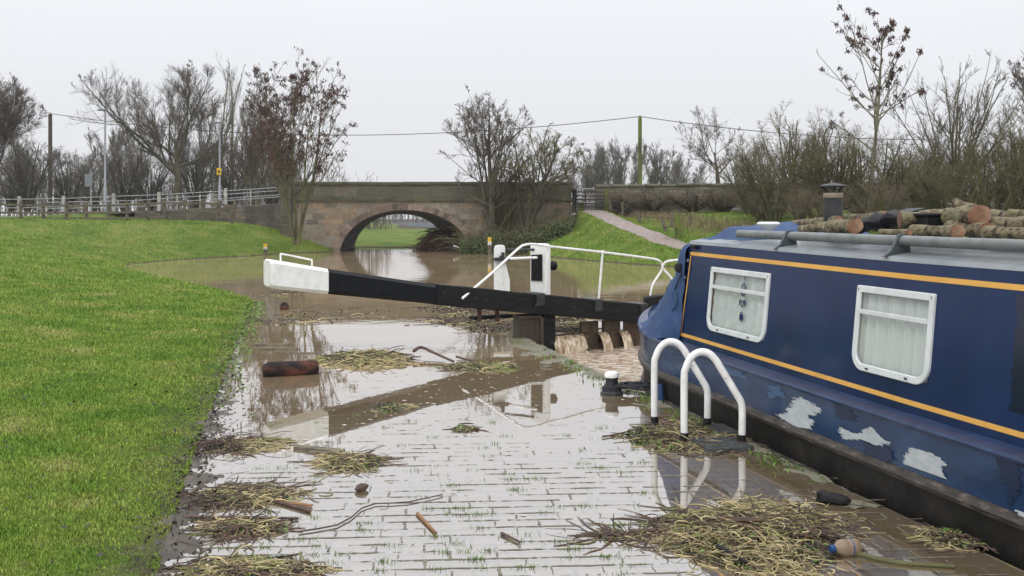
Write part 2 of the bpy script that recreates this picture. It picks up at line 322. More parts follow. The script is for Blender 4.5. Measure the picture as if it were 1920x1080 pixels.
def terrain_mat():
    m, t, b = NT('grass and mud')
    g = N(t, 'ShaderNodeNewGeometry'); pos = g.outputs['Position']
    sp = N(t, 'ShaderNodeSeparateXYZ'); t.links.new(pos, sp.inputs[0])
    n = N(t, 'ShaderNodeTexNoise', Scale=.55, Detail=7, Roughness=.65); t.links.new(pos, n.inputs['Vector'])
    r = ramp(t, n.outputs[0], [(.3, (.06, .10, .016)), (.48, (.10, .15, .024)), (.6, (.15, .18, .042)), (.74, (.22, .19, .08))])
    n2 = N(t, 'ShaderNodeTexNoise', Scale=14, Detail=5, Roughness=.7); t.links.new(pos, n2.inputs['Vector'])
    v = ramp(t, n2.outputs[0], [(.3, (.55, .55, .55)), (.7, (1.3, 1.3, 1.3))])
    c = mixc(t, 1.0, r.outputs[0], v.outputs[0], 'MULTIPLY')
    n3 = N(t, 'ShaderNodeTexNoise', Scale=5, Detail=4); t.links.new(pos, n3.inputs['Vector'])
    ad = N(t, 'ShaderNodeMath', operation='MULTIPLY_ADD'); ad.inputs[1].default_value = -.10; t.links.new(n3.outputs[0], ad.inputs[0]); t.links.new(sp.outputs['Z'], ad.inputs[2])
    mud = N(t, 'ShaderNodeMapRange'); mud.inputs[1].default_value = -.04; mud.inputs[2].default_value = .01; t.links.new(ad.outputs[0], mud.inputs[0])
    c = mixc(t, mud.outputs[0], (.06, .045, .033), c)
    t.links.new(c, b.inputs['Base Color']); b.inputs['Roughness'].default_value = .9; b.inputs['Specular IOR Level'].default_value = .15
    bp = N(t, 'ShaderNodeBump', Strength=.8, Distance=.05); t.links.new(n2.outputs[0], bp.inputs['Height']); t.links.new(bp.outputs[0], b.inputs['Normal'])
    return m
M['terrain'] = terrain_mat()
def grass_mat():
    m, t, b = NT('grass blades')
    g = N(t, 'ShaderNodeNewGeometry')
    n = N(t, 'ShaderNodeTexNoise', Scale=1.1, Detail=9, Roughness=.75); t.links.new(g.outputs['Position'], n.inputs['Vector'])
    r = ramp(t, n.outputs[0], [(.30, (.082, .175, .020)), (.45, (.155, .265, .034)), (.57, (.25, .32, .06)), (.70, (.41, .38, .16))])
    hs = N(t, 'ShaderNodeHueSaturation'); t.links.new(r.outputs[0], hs.inputs['Color'])
    mr = N(t, 'ShaderNodeMapRange'); mr.inputs[3].default_value = .55; mr.inputs[4].default_value = 1.45
    t.links.new(g.outputs['Random Per Island'], mr.inputs[0]); t.links.new(mr.outputs[0], hs.inputs['Value'])
    t.links.new(hs.outputs[0], b.inputs['Base Color']); b.inputs['Roughness'].default_value = .55; b.inputs['Specular IOR Level'].default_value = .25
    return m
M['grass'] = grass_mat()

# ------------------------------------------------------------------ mesh building
ORG = {}
def frame(t):
    t = np.asarray(t, float); t = t / np.linalg.norm(t)
    ref = np.array([0, 0, 1.]) if abs(t[2]) < .9 else np.array([1., 0, 0])
    a = np.cross(t, ref); a /= np.linalg.norm(a); return a, np.cross(a, t)
class MB:
    def __init__(s): s.v = []; s.f = []; s.n = 0
    def add(s, V, Fs, mat=0):
        V = np.asarray(V, float).reshape(-1, 3); s.v.append(V)
        for fa in (Fs if isinstance(Fs, list) else [Fs]):
            s.f.append((np.asarray(fa, np.int64) + s.n, mat))
        s.n += len(V); return s
    def box(s, c, size, X=(1, 0, 0), Y=(0, 1, 0), Z=(0, 0, 1), mat=0):
        c = np.asarray(c, float); X, Y, Z = [np.asarray(a, float) * h / 2 for a, h in zip((X, Y, Z), size)]
        V = [c + i * X + j * Y + k * Z for k in (-1, 1) for j in (-1, 1) for i in (-1, 1)]
        return s.add(V, [[[0, 2, 3, 1], [4, 5, 7, 6], [0, 1, 5, 4], [2, 6, 7, 3], [0, 4, 6, 2], [1, 3, 7, 5]]], mat)
    def loft(s, rings, closed=True, cap=True, mat=0):
        Rg = np.asarray(rings, float); m, k = Rg.shape[:2]
        idx = np.arange(m * k).reshape(m, k); fs = []
        a = idx[:-1]; b_ = idx[1:]
        if closed: q = np.stack([a, np.roll(a, -1, 1), np.roll(b_, -1, 1), b_], -1).reshape(-1, 4)
        else: q = np.stack([a[:, :-1], a[:, 1:], b_[:, 1:], b_[:, :-1]], -1).reshape(-1, 4)
        fs.append(q); s.add(Rg.reshape(-1, 3), fs, mat)
        if cap and closed:
            for ring in (Rg[0][::-1], Rg[-1]): s.add(ring, [[list(range(k))]], mat)
        return s
    def tube(s, path, r, k=8, cap=True, mat=0, sq=1.0):
        p = np.asarray(path, float); n = len(p); r = np.broadcast_to(np.asarray(r, float), (n,))
        T = np.gradient(p, axis=0) if n > 2 else np.repeat((p[1] - p[0])[None], n, 0)
        T /= np.linalg.norm(T, axis=1)[:, None] + 1e-12
        a, b_ = frame(T[0]); rings = []
        for i in range(n):
            a = a - T[i] * np.dot(a, T[i]); a /= np.linalg.norm(a); b_ = np.cross(T[i], a)
            th = np.arange(k) * 2 * np.pi / k
            rings.append(p[i] + r[i] * (np.cos(th)[:, None] * a + sq * np.sin(th)[:, None] * b_))
        return s.loft(rings, True, cap, mat)
    def lathe(s, prof, c, k=20, mat=0, ax=None):
        c = np.asarray(c, float); th = np.arange(k) * 2 * np.pi / k
        if ax is None: A, B, Z = np.array([1, 0, 0]), np.array([0, 1, 0]), np.array([0, 0, 1])
        else: Z = np.asarray(ax, float); Z = Z / np.linalg.norm(Z); A, B = frame(Z)
        rings = [c + z * Z + max(r, 1e-4) * (np.cos(th)[:, None] * A + np.sin(th)[:, None] * B) for r, z in prof]
        return s.loft(rings, True, True, mat)
    def prism(s, poly, o, X, Y, depth, mat=0):
        # outline in the X/Y plane at o, thickened along depth (vector)
        o, X, Y, dp = [np.asarray(a, float) for a in (o, X, Y, depth)]
        a = np.array([o + p[0] * X + p[1] * Y for p in poly])
        return s.loft([a, a + dp], True, True, mat)
    def tubes(s, Pn, Rn, k=3, mat=0):
        B, n = Pn.shape[:2]
        if B == 0: return s
        T = np.gradient(Pn, axis=1); T /= np.linalg.norm(T, axis=2)[..., None] + 1e-12
        ref = np.where(np.abs(T[:, :1, 2:3]) < .85, np.array([0, 0, 1.]), np.array([1., 0, 0]))
        a = np.cross(T, np.broadcast_to(ref, T.shape)); a /= np.linalg.norm(a, axis=2)[..., None] + 1e-9; b_ = np.cross(a, T)
        th = np.arange(k) * 2 * np.pi / k
        V = Pn[:, :, None] + Rn[:, :, None, None] * (np.cos(th)[None, None, :, None] * a[:, :, None] + np.sin(th)[None, None, :, None] * b_[:, :, None])
        idx = np.arange(B * n * k).reshape(B, n, k); p_ = idx[:, :-1]; q_ = idx[:, 1:]
        fs = np.stack([p_, np.roll(p_, -1, 2), np.roll(q_, -1, 2), q_], -1).reshape(-1, 4)
        return s.add(V.reshape(-1, 3), [fs], mat)
    def build(s, name, mats, parent=None, smooth=False, bevel=0.0, org=None):
        me = bpy.data.meshes.new(name); V = np.concatenate(s.v) if s.v else np.zeros((0, 3))
        o = np.zeros(3)
        if parent is not None: o = ORG[parent.name]
        elif org is not None: o = np.asarray(org, float)
        V = V - o
        tot = []; st = []; mi = []; cur = 0
        for fa, m in s.f:
            k = fa.shape[1]; tot.append(fa.reshape(-1)); st.append(cur + np.arange(len(fa)) * k); mi.append(np.full(len(fa), m)); cur += fa.size
        loops = np.concatenate(tot); starts = np.concatenate(st); mi = np.concatenate(mi)
        me.vertices.add(len(V)); me.vertices.foreach_set('co', V.ravel().astype(np.float32))
        me.loops.add(len(loops)); me.loops.foreach_set('vertex_index', loops.astype(np.int32))
        me.polygons.add(len(starts)); me.polygons.foreach_set('loop_start', starts.astype(np.int32))
        me.polygons.foreach_set('material_index', mi.astype(np.int32))
        for m in (mats if isinstance(mats, (list, tuple)) else [mats]): me.materials.append(m)
        me.update(calc_edges=True); me.validate()
        me.polygons.foreach_set('use_smooth', np.full(len(me.polygons), bool(smooth)))
        if smooth: me.set_sharp_from_angle(angle=R(40))
        ob = bpy.data.objects.new(name, me); COL.objects.link(ob)
        if parent is not None: ob.parent = parent
        else: ob.location = o
        ORG[ob.name] = o
        if bevel:
            b = ob.modifiers.new('bevel', 'BEVEL'); b.width = bevel; b.segments = 2; b.limit_method = 'ANGLE'; b.angle_limit = R(40)
        return ob
def tag(o, label, cat, group=None):
    o['label'] = label; o['category'] = cat
    if group: o['group'] = group
    return o
def thing(name, loc, label, cat, group=None):
    o = bpy.data.objects.new(name, None); COL.objects.link(o); o.location = [float(c) for c in loc]; o.empty_display_size = .2
    ORG[o.name] = np.array([float(c) for c in loc]); return tag(o, label, cat, group)
def kind(o, k='structure', label=None, cat=None):
    o['kind'] = k
    if label: o['label'] = label
    if cat: o['category'] = cat
    return o
def smooth01(a, b, x): t = np.clip((x - a) / (b - a), 0, 1); return t * t * (3 - 2 * t)
def spline(pts, n=40):
    p = np.asarray(pts, float); m = len(p); q = np.vstack([2 * p[0] - p[1], p, 2 * p[-1] - p[-2]])
    o = []
    for t in np.linspace(0, m - 1 - 1e-6, n):
        i = int(t); f = t - i; a, b_, c, d = q[i:i + 4]
        o.append(.5 * (2 * b_ + (c - a) * f + (2 * a - 5 * b_ + 4 * c - d) * f * f + (3 * b_ - a - 3 * c + d) * f ** 3))
    return np.array(o)

# ------------------------------------------------------------------ ground
LEFT = [(-.75, -4), (-.95, 1.5), (-1.3, 3.2)] + [tuple(G(*p)[:2]) for p in ((300, 1060), (330, 960), (365, 850), (395, 770), (420, 700), (445, 640), (468, 590), (480, 566))] + \
       [(-6.6, 22.5), (-9.2, 26.5), (-11.8, 30.5), (-13.2, 34), (-12.6, 37.5)] + [tuple(G(*p)[:2]) for p in ((470, 480), (540, 475), (630, 472.5))] + [(-7.8, 50.2)]
LEFTP = LEFT + [(-40, 50.3), (-300, 50.3), (-300, -4)]
RIGHT = [(-1.6, 50.2), (-1.7, 45.2)] + [tuple(G(*p)[:2]) for p in ((905, 470), (960, 474), (1040, 483), (1180, 495), (1290, 502), (1420, 512))] + [(6.6, 22), (6.4, 17.2), (7.6, 15.0), (8.3, -4)]
RIGHTP = RIGHT + [(300, -4), (300, 50.3)]
def inpoly(x, y, poly):
    c = np.zeros(x.shape, bool); n = len(poly)
    for i in range(n):
        x1, y1 = poly[i]; x2, y2 = poly[(i + 1) % n]
        if y1 == y2: continue
        c ^= ((y1 > y) != (y2 > y)) & (x < (x2 - x1) * (y - y1) / (y2 - y1) + x1)
    return c
def dist(x, y, line):
    d = np.full(x.shape, 1e9)
    for (x1, y1), (x2, y2) in zip(line[:-1], line[1:]):
        ex, ey = x2 - x1, y2 - y1; l2 = ex * ex + ey * ey
        t = np.clip(((x - x1) * ex + (y - y1) * ey) / l2, 0, 1)
        d = np.minimum(d, np.hypot(x - x1 - t * ex, y - y1 - t * ey))
    return d
def hn(x, y): return np.sin(x * 7.1 + 1.3 * np.sin(y * 5.3)) * .5 + np.sin(y * 9.7 + 1.7 * np.sin(x * 6.1)) * .5 + .45 * np.sin(x * 19 + y * 13) * np.sin(y * 23 - x * 7) + .3 * np.sin(x * 41 + y * 37)
def wob(x, y):
    return .5 * np.sin(1.3 * x + .7 * y) + .35 * np.sin(2.9 * x - 1.9 * y + 1) + .25 * np.sin(5.3 * x + 4.1 * y + 2)
PATHP = [P(1112, 394, 44.6), P(1135, 404, 43), P(1165, 418, 40.5), P(1215, 437, 37.5), P(1280, 461, 35), P(1400, 482, 32.5), P(1560, 505, 30)]
def tz(x, y):
    x = np.asarray(x, float); y = np.asarray(y, float); z = tz_raw(x, y)
    zp = np.interp(y, [p[1] for p in PATHP[::-1]], [p[2] - .03 for p in PATHP[::-1]]); dp = dist(x, y, [tuple(p[:2]) for p in PATHP])
    k = np.where((y > 29) & (y < 45), 1 - smooth01(.45, 1.3, dp), 0); return z * (1 - k) + zp * k
def tz_raw(x, y):
    x = np.asarray(x, float); y = np.asarray(y, float)
    il = inpoly(x, y, LEFTP); ir = inpoly(x, y, RIGHTP)
    dl = dist(x, y, LEFT); dr = dist(x, y, RIGHT)
    z = -np.minimum(1.2, .15 * np.minimum(dl, dr))
    D = x * LV[0] + y * LV[1]; u = x * LU[0] + y * LU[1]
    z = np.where((D > EDGE - .35) & (D < 8.2) & (u < 13.6) & ~ir, -2.2, z)
    k = .045 + .10 * smooth01(20, 38, y) + .42 * smooth01(39.5, 44.5, y)
    zl = .015 + 1.45 * (1 - np.exp(-dl * k)) + .012 * wob(x * 1.5, y * 1.5) * np.minimum(1, dl)
    z = np.where(il, zl, z)
    sl = .30 + .22 * smooth01(35, 45, y)
    zr = .01 + 1.85 * (1 - np.exp(-dr * sl / 1.5)) + .03 * wob(x, y) * np.minimum(1, dr)
    z = np.where(ir, zr, z)
    emb = np.interp(x, [-60, -24, -17, -10, 8, 14, 60], [1.5, 1.56, 1.85, 2.25, 2.25, 1.9, 1.6]) - .03
    qx = smooth01(-20.0, -17.6, x); ys0 = 44.4 + 2.1 * qx
    ke = smooth01(ys0, ys0 + 1.8 - 1.3 * qx, y) * (1 - smooth01(51.6, 55, y)) * np.where((x < -10.2) | (x > 3.4), 1, 0)
    far = y > 50.2
    zf = np.interp(y, [50.2, 50.4, 54, 65, 80, 160, 700], [-.15, 0.0, .22, .46, .42, -.56, -.5])
    land = 1.45 - .0008 * (y - 50)
    gap = smooth01(-24, -12, x) * (1 - smooth01(1, 6, x)) * (1 - smooth01(120, 200, y)) + smooth01(120, 200, y) * (smooth01(-.6, -.3, x / y) * (1 - smooth01(-.05, .1, x / y)))
    # the land behind the bridge dips to the river meadow seen through the arch
    z = np.where(far, zf * gap + land * (1 - gap), z)
    z = np.where(ke > 0, np.maximum(z, z * (1 - ke) + emb * ke), z)
    return z
def ground():
    ny, nx = 520, 420
    r = 4 * (412 / 4) ** (np.arange(ny) / (ny - 1)); y = r - 12
    s = np.linspace(-1, 1, nx); s = s * (.55 + .45 * s * s)
    X = s[None] * (r[:, None] + 0) * 1.15; Y = np.broadcast_to(y[:, None], X.shape)
    Z = tz(X, Y)
    V = np.stack([X, Y, Z], -1)
    mb = MB(); mb.loft(V, closed=False, cap=False)
    return kind(mb.build('ground', M['terrain'], smooth=True))
ground()

def ngon(name, pts, z, mat):
    import bmesh
    bm = bmesh.new(); f = bm.faces.new([bm.verts.new((p[0], p[1], z)) for p in pts])
    bm.normal_update()
    if f.normal.z < 0: f.normal_flip()
    bmesh.ops.triangulate(bm, faces=[f]); me = bpy.data.meshes.new(name); bm.to_mesh(me); bm.free(); me.materials.append(mat)
    o = bpy.data.objects.new(name, me); COL.objects.link(o); return kind(o)
GM = gate(2.0); RD = .96 * LV - .28 * LU; GR = GM + RD * 2.3
hu = float(np.dot(GB, LU))
ngon('flood_water', [(-60, -4), L(-5, EDGE - .02)[:2], L(hu - .1, EDGE - .02)[:2], gate(-.05, -.05)[:2], gate(2.0, .0)[:2], GR[:2], (40, GR[1] + 2), (40, 50.8), (-60, 50.8)], 0.0, M['water'])
ngon('lock_water', [L(-6, EDGE - .2)[:2], L(hu, EDGE - .2)[:2], gate(-.2, .15)[:2], gate(2.0, .15)[:2], (GR + .3 * LU)[:2], L(12, 8.1)[:2], L(-6, 8.1)[:2]], -.26, M['foam'])
ngon('paving', [(-2.6, -2), L(-5, EDGE - .50)[:2], L(hu - .6, EDGE - .50)[:2], gate(-.6, .1)[:2], (-4.2, 15.0), (-6.5, 15.5), (-5.6, 11), (-3.4, 6)], -.012, M['paving'])
# lock walls and coping
mb = MB(); mb.box((L(-6, EDGE - .26, -1.05) + L(hu, EDGE - .26, -1.05)) / 2, (hu + 6, .5, 1.95), LU, LV)
mb.box((L(-6, 8.35, -.9) + L(12.6, 8.35, -.9)) / 2, (18.6, .5, 2.1), LU, LV)
tag(mb.build('lock_wall', M['wing']), 'dark wet stone wall lining the lock chamber beside the narrowboat', 'lock wall')
mb = MB(); u = -5.0
while u < hu - .2:
    l = random.uniform(.9, 1.35); mb.box(L(u + l / 2, EDGE - .245, -.045 + random.uniform(-.006, .005)), (l - .012, .51, .08), LU, LV); u += l
kind(mb.build('lock_coping', M['lockstone'], bevel=.012), 'structure')

# path on the right bank and road on the left
pp = spline(PATHP, 40)
mb = MB(); rings = []
for i, p in enumerate(pp):
    t = pp[min(i + 1, 39)] - pp[max(i - 1, 0)]; t /= np.linalg.norm(t[:2]); n = np.array([t[1], -t[0]])
    wd = .50 + .05 * math.sin(i * 1.7)
    row = []
    for j in np.linspace(-1, 1, 7):
        q = p[:2] + n * j * wd; row.append((q[0], q[1], float(tz(q[0:1], q[1:2])[0]) + .03 - .02 * abs(j) ** 3))
    rings.append(row)
mb.loft(rings, False, False); kind(mb.build('path', M['path'], smooth=True))
def road_z(x): return np.interp(x, [-60, -24, -17, -10, 8, 14, 60], [1.5, 1.56, 1.85, 2.25, 2.25, 1.9, 1.6])
mb = MB(); xs = np.linspace(-60, 60, 90)
mb.loft([[(x, 46.3, road_z(x) - .06), (x, 46.3, road_z(x)), (x, 48.9, road_z(x) + .05), (x, 51.5, road_z(x)), (x, 51.5, road_z(x) - 1.2)] for x in xs if x < -9.9], False, False)
mb.loft([[(x, 46.3, road_z(x) - .5), (x, 46.3, road_z(x)), (x, 48.9, road_z(x) + .05), (x, 51.5, road_z(x)), (x, 51.5, road_z(x) - .5)] for x in xs if x > 2.6], False, False)
kind(mb.build('road', M['road']))

# ------------------------------------------------------------------ bridge
BY0, BY1 = 45.06, 49.4
bridge = thing('stone_bridge', (-3.7, BY0, 0), 'old sandstone arch bridge with dark parapet carrying the road over the canal', 'bridge')
def arch_curve(x0, x1, zc, zf, n=36, p=2.35):
    th = np.linspace(math.pi, 0, n); c = (x0 + x1) / 2; a = (x1 - x0) / 2
    cx = np.sign(np.cos(th)) * np.abs(np.cos(th)) ** (2 / p); sz = np.abs(np.sin(th)) ** (2 / p)
    return np.stack([c + a * cx, zf + (zc - zf) * sz], 1)
AX0, AX1 = xat(636, BY0), xat(884, BY0); ZC = zat(394, BY0)
fa = arch_curve(AX0, AX1, ZC, -.3, 40, 2.1)
bx0, bx1 = xat(660, BY1), xat(838, BY1)
ba = arch_curve(bx0, bx1, zat(401.5, BY1), -.3, 40, 2.1)
STR = zat(377, BY0); XL, XR = xat(538, BY0), xat(1072, BY0)
def face(mb, arc, y, xl, xr, top, flip=False):
    z0 = -.8
    cols = [(xl, z0)] + [(arc[0][0], z0)]
    V = []
    rows_b = [(xl, z0)] + [(arc[0][0] - 1e-4, z0)] + [tuple(a) for a in arc] + [(arc[-1][0] + 1e-4, z0), (xr, z0)]
    ring = [[(x, y, z), (x, y, top)] for x, z in rows_b]
    mb.loft(ring, False, False)
mb = MB(); face(mb, fa, BY0, XL, XR, STR); face(mb, ba, BY1 + .6, XL, XR, STR)
mb.build('spandrel_wall', M['stone'], bridge)
mb = MB(); mids = []
for k in np.linspace(0, 1, 7):
    a = fa * (1 - k) + ba * k; mids.append(np.stack([a[:, 0], np.full(40, BY0 + .02 + (BY1 + .6 - BY0 - .02) * k), a[:, 1]], 1))
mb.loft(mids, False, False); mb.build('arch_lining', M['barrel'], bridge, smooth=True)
mb = MB(); nv = 37
fo = arch_curve(AX0 - .27, AX1 + .27, ZC + .27, -.3, 400, 2.1); fi = arch_curve(AX0, AX1, ZC, -.3, 400, 2.1)
ln = np.concatenate([[0], np.cumsum(np.hypot(*np.diff(fi, axis=0).T))]); ln /= ln[-1]
for i in range(nv):
    i0, i1 = np.searchsorted(ln, [i / nv + .0012, (i + 1) / nv - .0012]); i1 = min(i1, 399)
    jit = random.uniform(-.02, .03)
    quad = [fi[i0], fi[i1], fo[i1] + (0, jit), fo[i0] + (0, jit)]
    yy = BY0 - .035 - random.uniform(0, .012)
    mb.loft([[(q[0], yy, q[1]) for q in quad], [(q[0], BY0 + .25, q[1]) for q in quad]])
mb.build('arch_ring', M['voussoir'], bridge, bevel=.012)
mb = MB(); mb.box(((XL + XR) / 2, BY0 + .1, STR + .07), (XR - XL + .1, .45, .15)); mb.build('string_course', M['coping'], bridge, bevel=.02)
PT = zat(341, BY0)
mb = MB(); mb.box(((XL + XR) / 2, BY0 + .17, (STR + .145 + PT - .14) / 2), (XR - XL, .36, PT - .14 - STR - .145)); mb.box(((XL + XR) / 2, BY1 + .4, (STR + PT - .14) / 2), (XR - XL, .36, PT - .14 - STR)); mb.build('parapet', M['stonedark'], bridge)
mb = MB(); x = XL - .05
while x < XR:
    l = min(random.uniform(1.0, 1.5), XR + .05 - x); mb.box((x + l / 2, BY0 + .17, PT - .07 + random.uniform(-.008, .008)), (l - .01, .48, .142)); x += l
mb.build('coping', M['coping'], bridge, bevel=.025)
mb = MB(); mb.box(((XL + XR) / 2, BY1 + .4, PT - .07), (XR - XL, .48, .142)); mb.build('coping', M['coping'], bridge, bevel=.025)
mb = MB(); mb.box((XL - .02, BY0 + .05, 1.4), (.5, .6, 3.2)); mb.build('end_pier', M['stonedark'], bridge, bevel=.03)
# left wing wall, stepping back toward the road
mb = MB(); wl = [P(540, 382, 45.3), P(500, 384, 45.8), P(460, 389, 46.2), P(425, 396, 46.4)]
mb.loft([[(p[0], p[1], -.5), (p[0], p[1], p[2]), (p[0], p[1] + .4, p[2]), (p[0], p[1] + .4, -.5)] for p in wl]); mb.build('wing_wall', M['wing'], bridge)
mb = MB(); mb.box(((XL + XR) / 2, (BY0 + BY1) / 2 + .3, STR - .06), (XR - XL, BY1 - BY0 - .2, .1)); mb.build('deck', M['road'], bridge)

mb = MB(); mb.loft([[(x, 46.2, .2), (x, 46.2, road_z(x) - .03), (x, 46.5, road_z(x) - .03), (x, 46.5, .2)] for x in np.linspace(-17.5, -9.9, 12)]); tag(mb.build('retaining_wall', M['wing'], org=(-14, 46.3, 0)), 'low dark retaining wall under the road beside the wing wall', 'wall')
# stone boundary wall on the right
sw = thing('boundary_wall', (xat(1118, 45.5), 45.5, 1.5), 'long mossy stone wall right of the wooden gate', 'wall')
mb = MB(); pts = [(xat(1116, 45.5), 45.5), (xat(1300, 46), 46), (xat(1500, 47), 47), (xat(1760, 50), 50)]
tops = [zat(349, 45.5), zat(347, 46), zat(345, 47), zat(345, 50)]
mb.loft([[(x, y, .6), (x, y, t - .1), (x, y + .4, t - .1), (x, y + .4, .6)] for (x, y), t in zip(pts, tops)]); mb.build('wall', M['walls'], sw)
mb = MB()
for (a, ta), (b_, tb) in zip(zip(pts[:-1], tops[:-1]), zip(pts[1:], tops[1:])):
    n = int(math.hypot(b_[0] - a[0], b_[1] - a[1]) / .7)
    for i in range(n):
        f0, f1 = i / n, (i + .97) / n; mid = (f0 + f1) / 2
        p = np.array([a[0] + (b_[0] - a[0]) * mid, a[1] + (b_[1] - a[1]) * mid + .2, ta + (tb - ta) * mid - .02 + random.uniform(-.015, .015)])
        X = np.array([b_[0] - a[0], b_[1] - a[1], 0]); X /= np.linalg.norm(X)
        mb.tube([p - X * .5 * .97 * .7, p + X * .5 * .97 * .7], .2, 10, True, sq=.55)
mb.build('coping', M['coping'], sw)

# ------------------------------------------------------------------ lock gate (left leaf)
g1 = thing('lock_gate', GB, 'black lock gate leaf with long balance beam and white tipped end', 'lock gate')
ST = [(-3.93, 1.193, .84), (-3.2, 1.056, .74), (-1.69, .80, .54), (0, .587, .322), (2.05, .332, .075)]
def beam_ring(t, zt, zb, hw, ch=.035):
    pr = [(-hw + ch, zb), (hw - ch, zb), (hw, zb + ch), (hw, zt - ch), (hw - ch, zt), (-hw + ch, zt), (-hw, zt - ch), (-hw, zb + ch)]
    return [gate(t, o, z) for o, z in pr]
def bz(t, i): return float(np.interp(t, [s[0] for s in ST], [s[i] for s in ST]))
mb = MB(); mb.loft([beam_ring(t, bz(t, 1) - s, bz(t, 2) + s, .165 - s, .04) for t, s in ((-3.93, .02), (-3.90, 0), (-3.74, 0), (-3.2, 0))]); e_ = mb.build('beam_end', M['white'], g1)
mb = MB(); a0 = gate(-3.76, 0, bz(-3.76, 1)); a1 = gate(-3.36, 0, bz(-3.36, 1)); up = np.array([0, 0, .085])
mb.tube(spline([a0, a0 + up * .85, a0 + up + GD * .03, a1 + up - GD * .03, a1 + up * .85, a1], 26), .011, 8); mb.build('grab_handle', M['white'], g1, smooth=True)
mb = MB(); mb.loft([beam_ring(t, bz(t, 1), bz(t, 2), .163, .04) for t in np.linspace(-3.198, -1.69, 4)]); mb.build('painted_beam', M['blackpaint'], g1)
mb = MB(); mb.loft([beam_ring(t, bz(t, 1) + .012 + .004 * math.sin(t * 5), bz(t, 2) - .008, .172, .012) for t in np.linspace(-1.688, 2.05, 16)]); mb.build('timber_beam', M['blacktimber'], g1)
for px, py in ((833, 549), (893, 559), (911, 562), (1005, 573), (1076, 577), (1155, 584)):
    mb = MB(); p = gate_px(px, py, -.175); mb.lathe([(0, 0), (.018, 0), (.018, .012), (0, .014)], p - GN * 0, 10, ax=-GN); mb.build('bolt', M['darkmetal'], g1)
for px in (1011, 1120, 1205):
    p = gate_px(px, 560, -.15); t = float(np.dot(p - GB, GD)); zt = bz(t, 1)
    mb = MB(); mb.box(gate(t, 0, zt + .012), (.16, .37, .03), GD, GN); mb.box(gate(t, -.18, zt - .07), (.13, .03, .16), GD, GN); mb.build('iron_strap', M['darkmetal'], g1, bevel=.006)
mb = MB(); mb.box(gate(.1, .02, -.1), (.22, .3, .86), GD, GN); mb.build('heel_post', M['blacktimber'], g1, bevel=.02)
mb = MB(); mb.box(gate(-.20, .0, .02), (.34, .2, .6), GD, GN); mb.box(gate(-.20, -.11, .29), (.36, .04, .05), GD, GN); mb.box(gate(-.02, -.11, .0), (.05, .04, .56), GD, GN); mb.build('hollow_quoin_timber', M['wetwood'], g1, bevel=.01)
for a, b_ in ((1088, 1120), (1130, 1161), (1170, 1203)):
    p, q = gate_px(a, 600, .02), gate_px(b_, 600, .02); t0, t1 = np.dot(p - GB, GD), np.dot(q - GB, GD)
    mb = MB(); mb.box(gate((t0 + t1) / 2, .02, -.12), (t1 - t0, .06, .56), GD, GN)
    for k in (.25, .75):
        for zz in (.0, -.07): mb.lathe([(0, 0), (.013, 0), (.009, .012), (0, .014)], gate(t0 + (t1 - t0) * k, -.012, zz), 8, ax=-GN)
    mb.build('board', M['board'], g1, bevel=.008)
mb = MB(); mb.box(gate(1.3, .06, -.36), (1.7, .08, .36), GD, GN); mb.box(gate(.45, .1, -.42), (.6, .1, .5), GD, GN); mb.build('bottom_rail', M['wetwood'], g1, bevel=.01)
# ledge under the beam
mb = MB(); mb.box(gate_px(921, 594, .1), (.62, .16, .045), GD, GN); mb.build('walkway_ledge', M['blacktimber'], g1, bevel=.006)
for px in (899, 932):
    mb = MB(); p = gate_px(px, 590, -.02); mb.box(p, (.06, .02, .2), GD, GN); mb.build('hanger', M['rust'], g1)
# handrail
rail = [gate_px(x, y, o) for x, y, o in ((867, 560, -.19), (873, 554, -.17), (920, 514, -.05), (970, 468, .08), (985, 459, .1), (1003, 458, .1), (1030, 462, .1), (1130, 473, .1), (1215, 484, .1), (1234, 488, .1), (1241, 496, .1), (1241, 506, .1), (1226, 530, .1), (1221, 545, .1), (1217, 574, .1))]
mb = MB(); mb.tube(spline(rail, 90), .018, 8)
for px, y0, y1 in ((1130, 473, 568), (1028, 462, 556)):
    a, b_ = gate_px(px, y0, .1), gate_px(px - (8 if px > 1100 else 6), y1, .1); mb.tube([a, b_], .018, 8); mb.lathe([(0, -.03), (.028, -.02), (.03, 0), (.028, .02), (0, .03)], a, 10)
mb.build('handrail', M['whitepipe'], g1, smooth=True)
# paddle gear posts
D1 = 14.75
p1 = thing('paddle_post', P(940, 623, D1), 'slim white paddle post with a kinked foot behind the balance beam', 'paddle post', 'white paddle gear posts on the lock gate')
def pr(poly, d, dep, mb): mb.prism([(xat(x, d), zat(y, d)) for x, y in poly], (0, d, 0), (1, 0, 0), (0, 0, 1), (0, dep, 0))
mb = MB(); pr([(926, 580), (926, 466), (928, 461), (933, 460), (942, 460), (946, 462), (947, 467), (947, 495), (950, 502), (956, 527), (956, 580)], D1, .2, mb); mb.build('post', M['white'], p1, bevel=.012)
mb = MB(); mb.box(P(941, 486, D1 - .04), (.2, .08, .05)); mb.lathe([(.0, -.03), (.045, -.03), (.045, .03), (0, .03)], P(941, 484, D1 - .06), 12, ax=(0, 1, 0)); mb.tube([P(924, 486, D1 - .05), P(958, 486, D1 - .05)], .02, 8); mb.box(P(943, 480, D1 - .06), (.05, .05, .11)); mb.build('ratchet', M['darkmetal'], p1, bevel=.004)
D2 = 14.55
p2 = thing('paddle_post', P(1014, 623, D2), 'broad white paddle post with a black plate on its face', 'paddle post', 'white paddle gear posts on the lock gate')
mb = MB(); pr([(995, 640), (995, 463), (998, 459), (1002, 457), (1026, 457), (1031, 459), (1032, 464), (1032, 640)], D2, .22, mb); mb.build('post', M['white'], p2, bevel=.012)
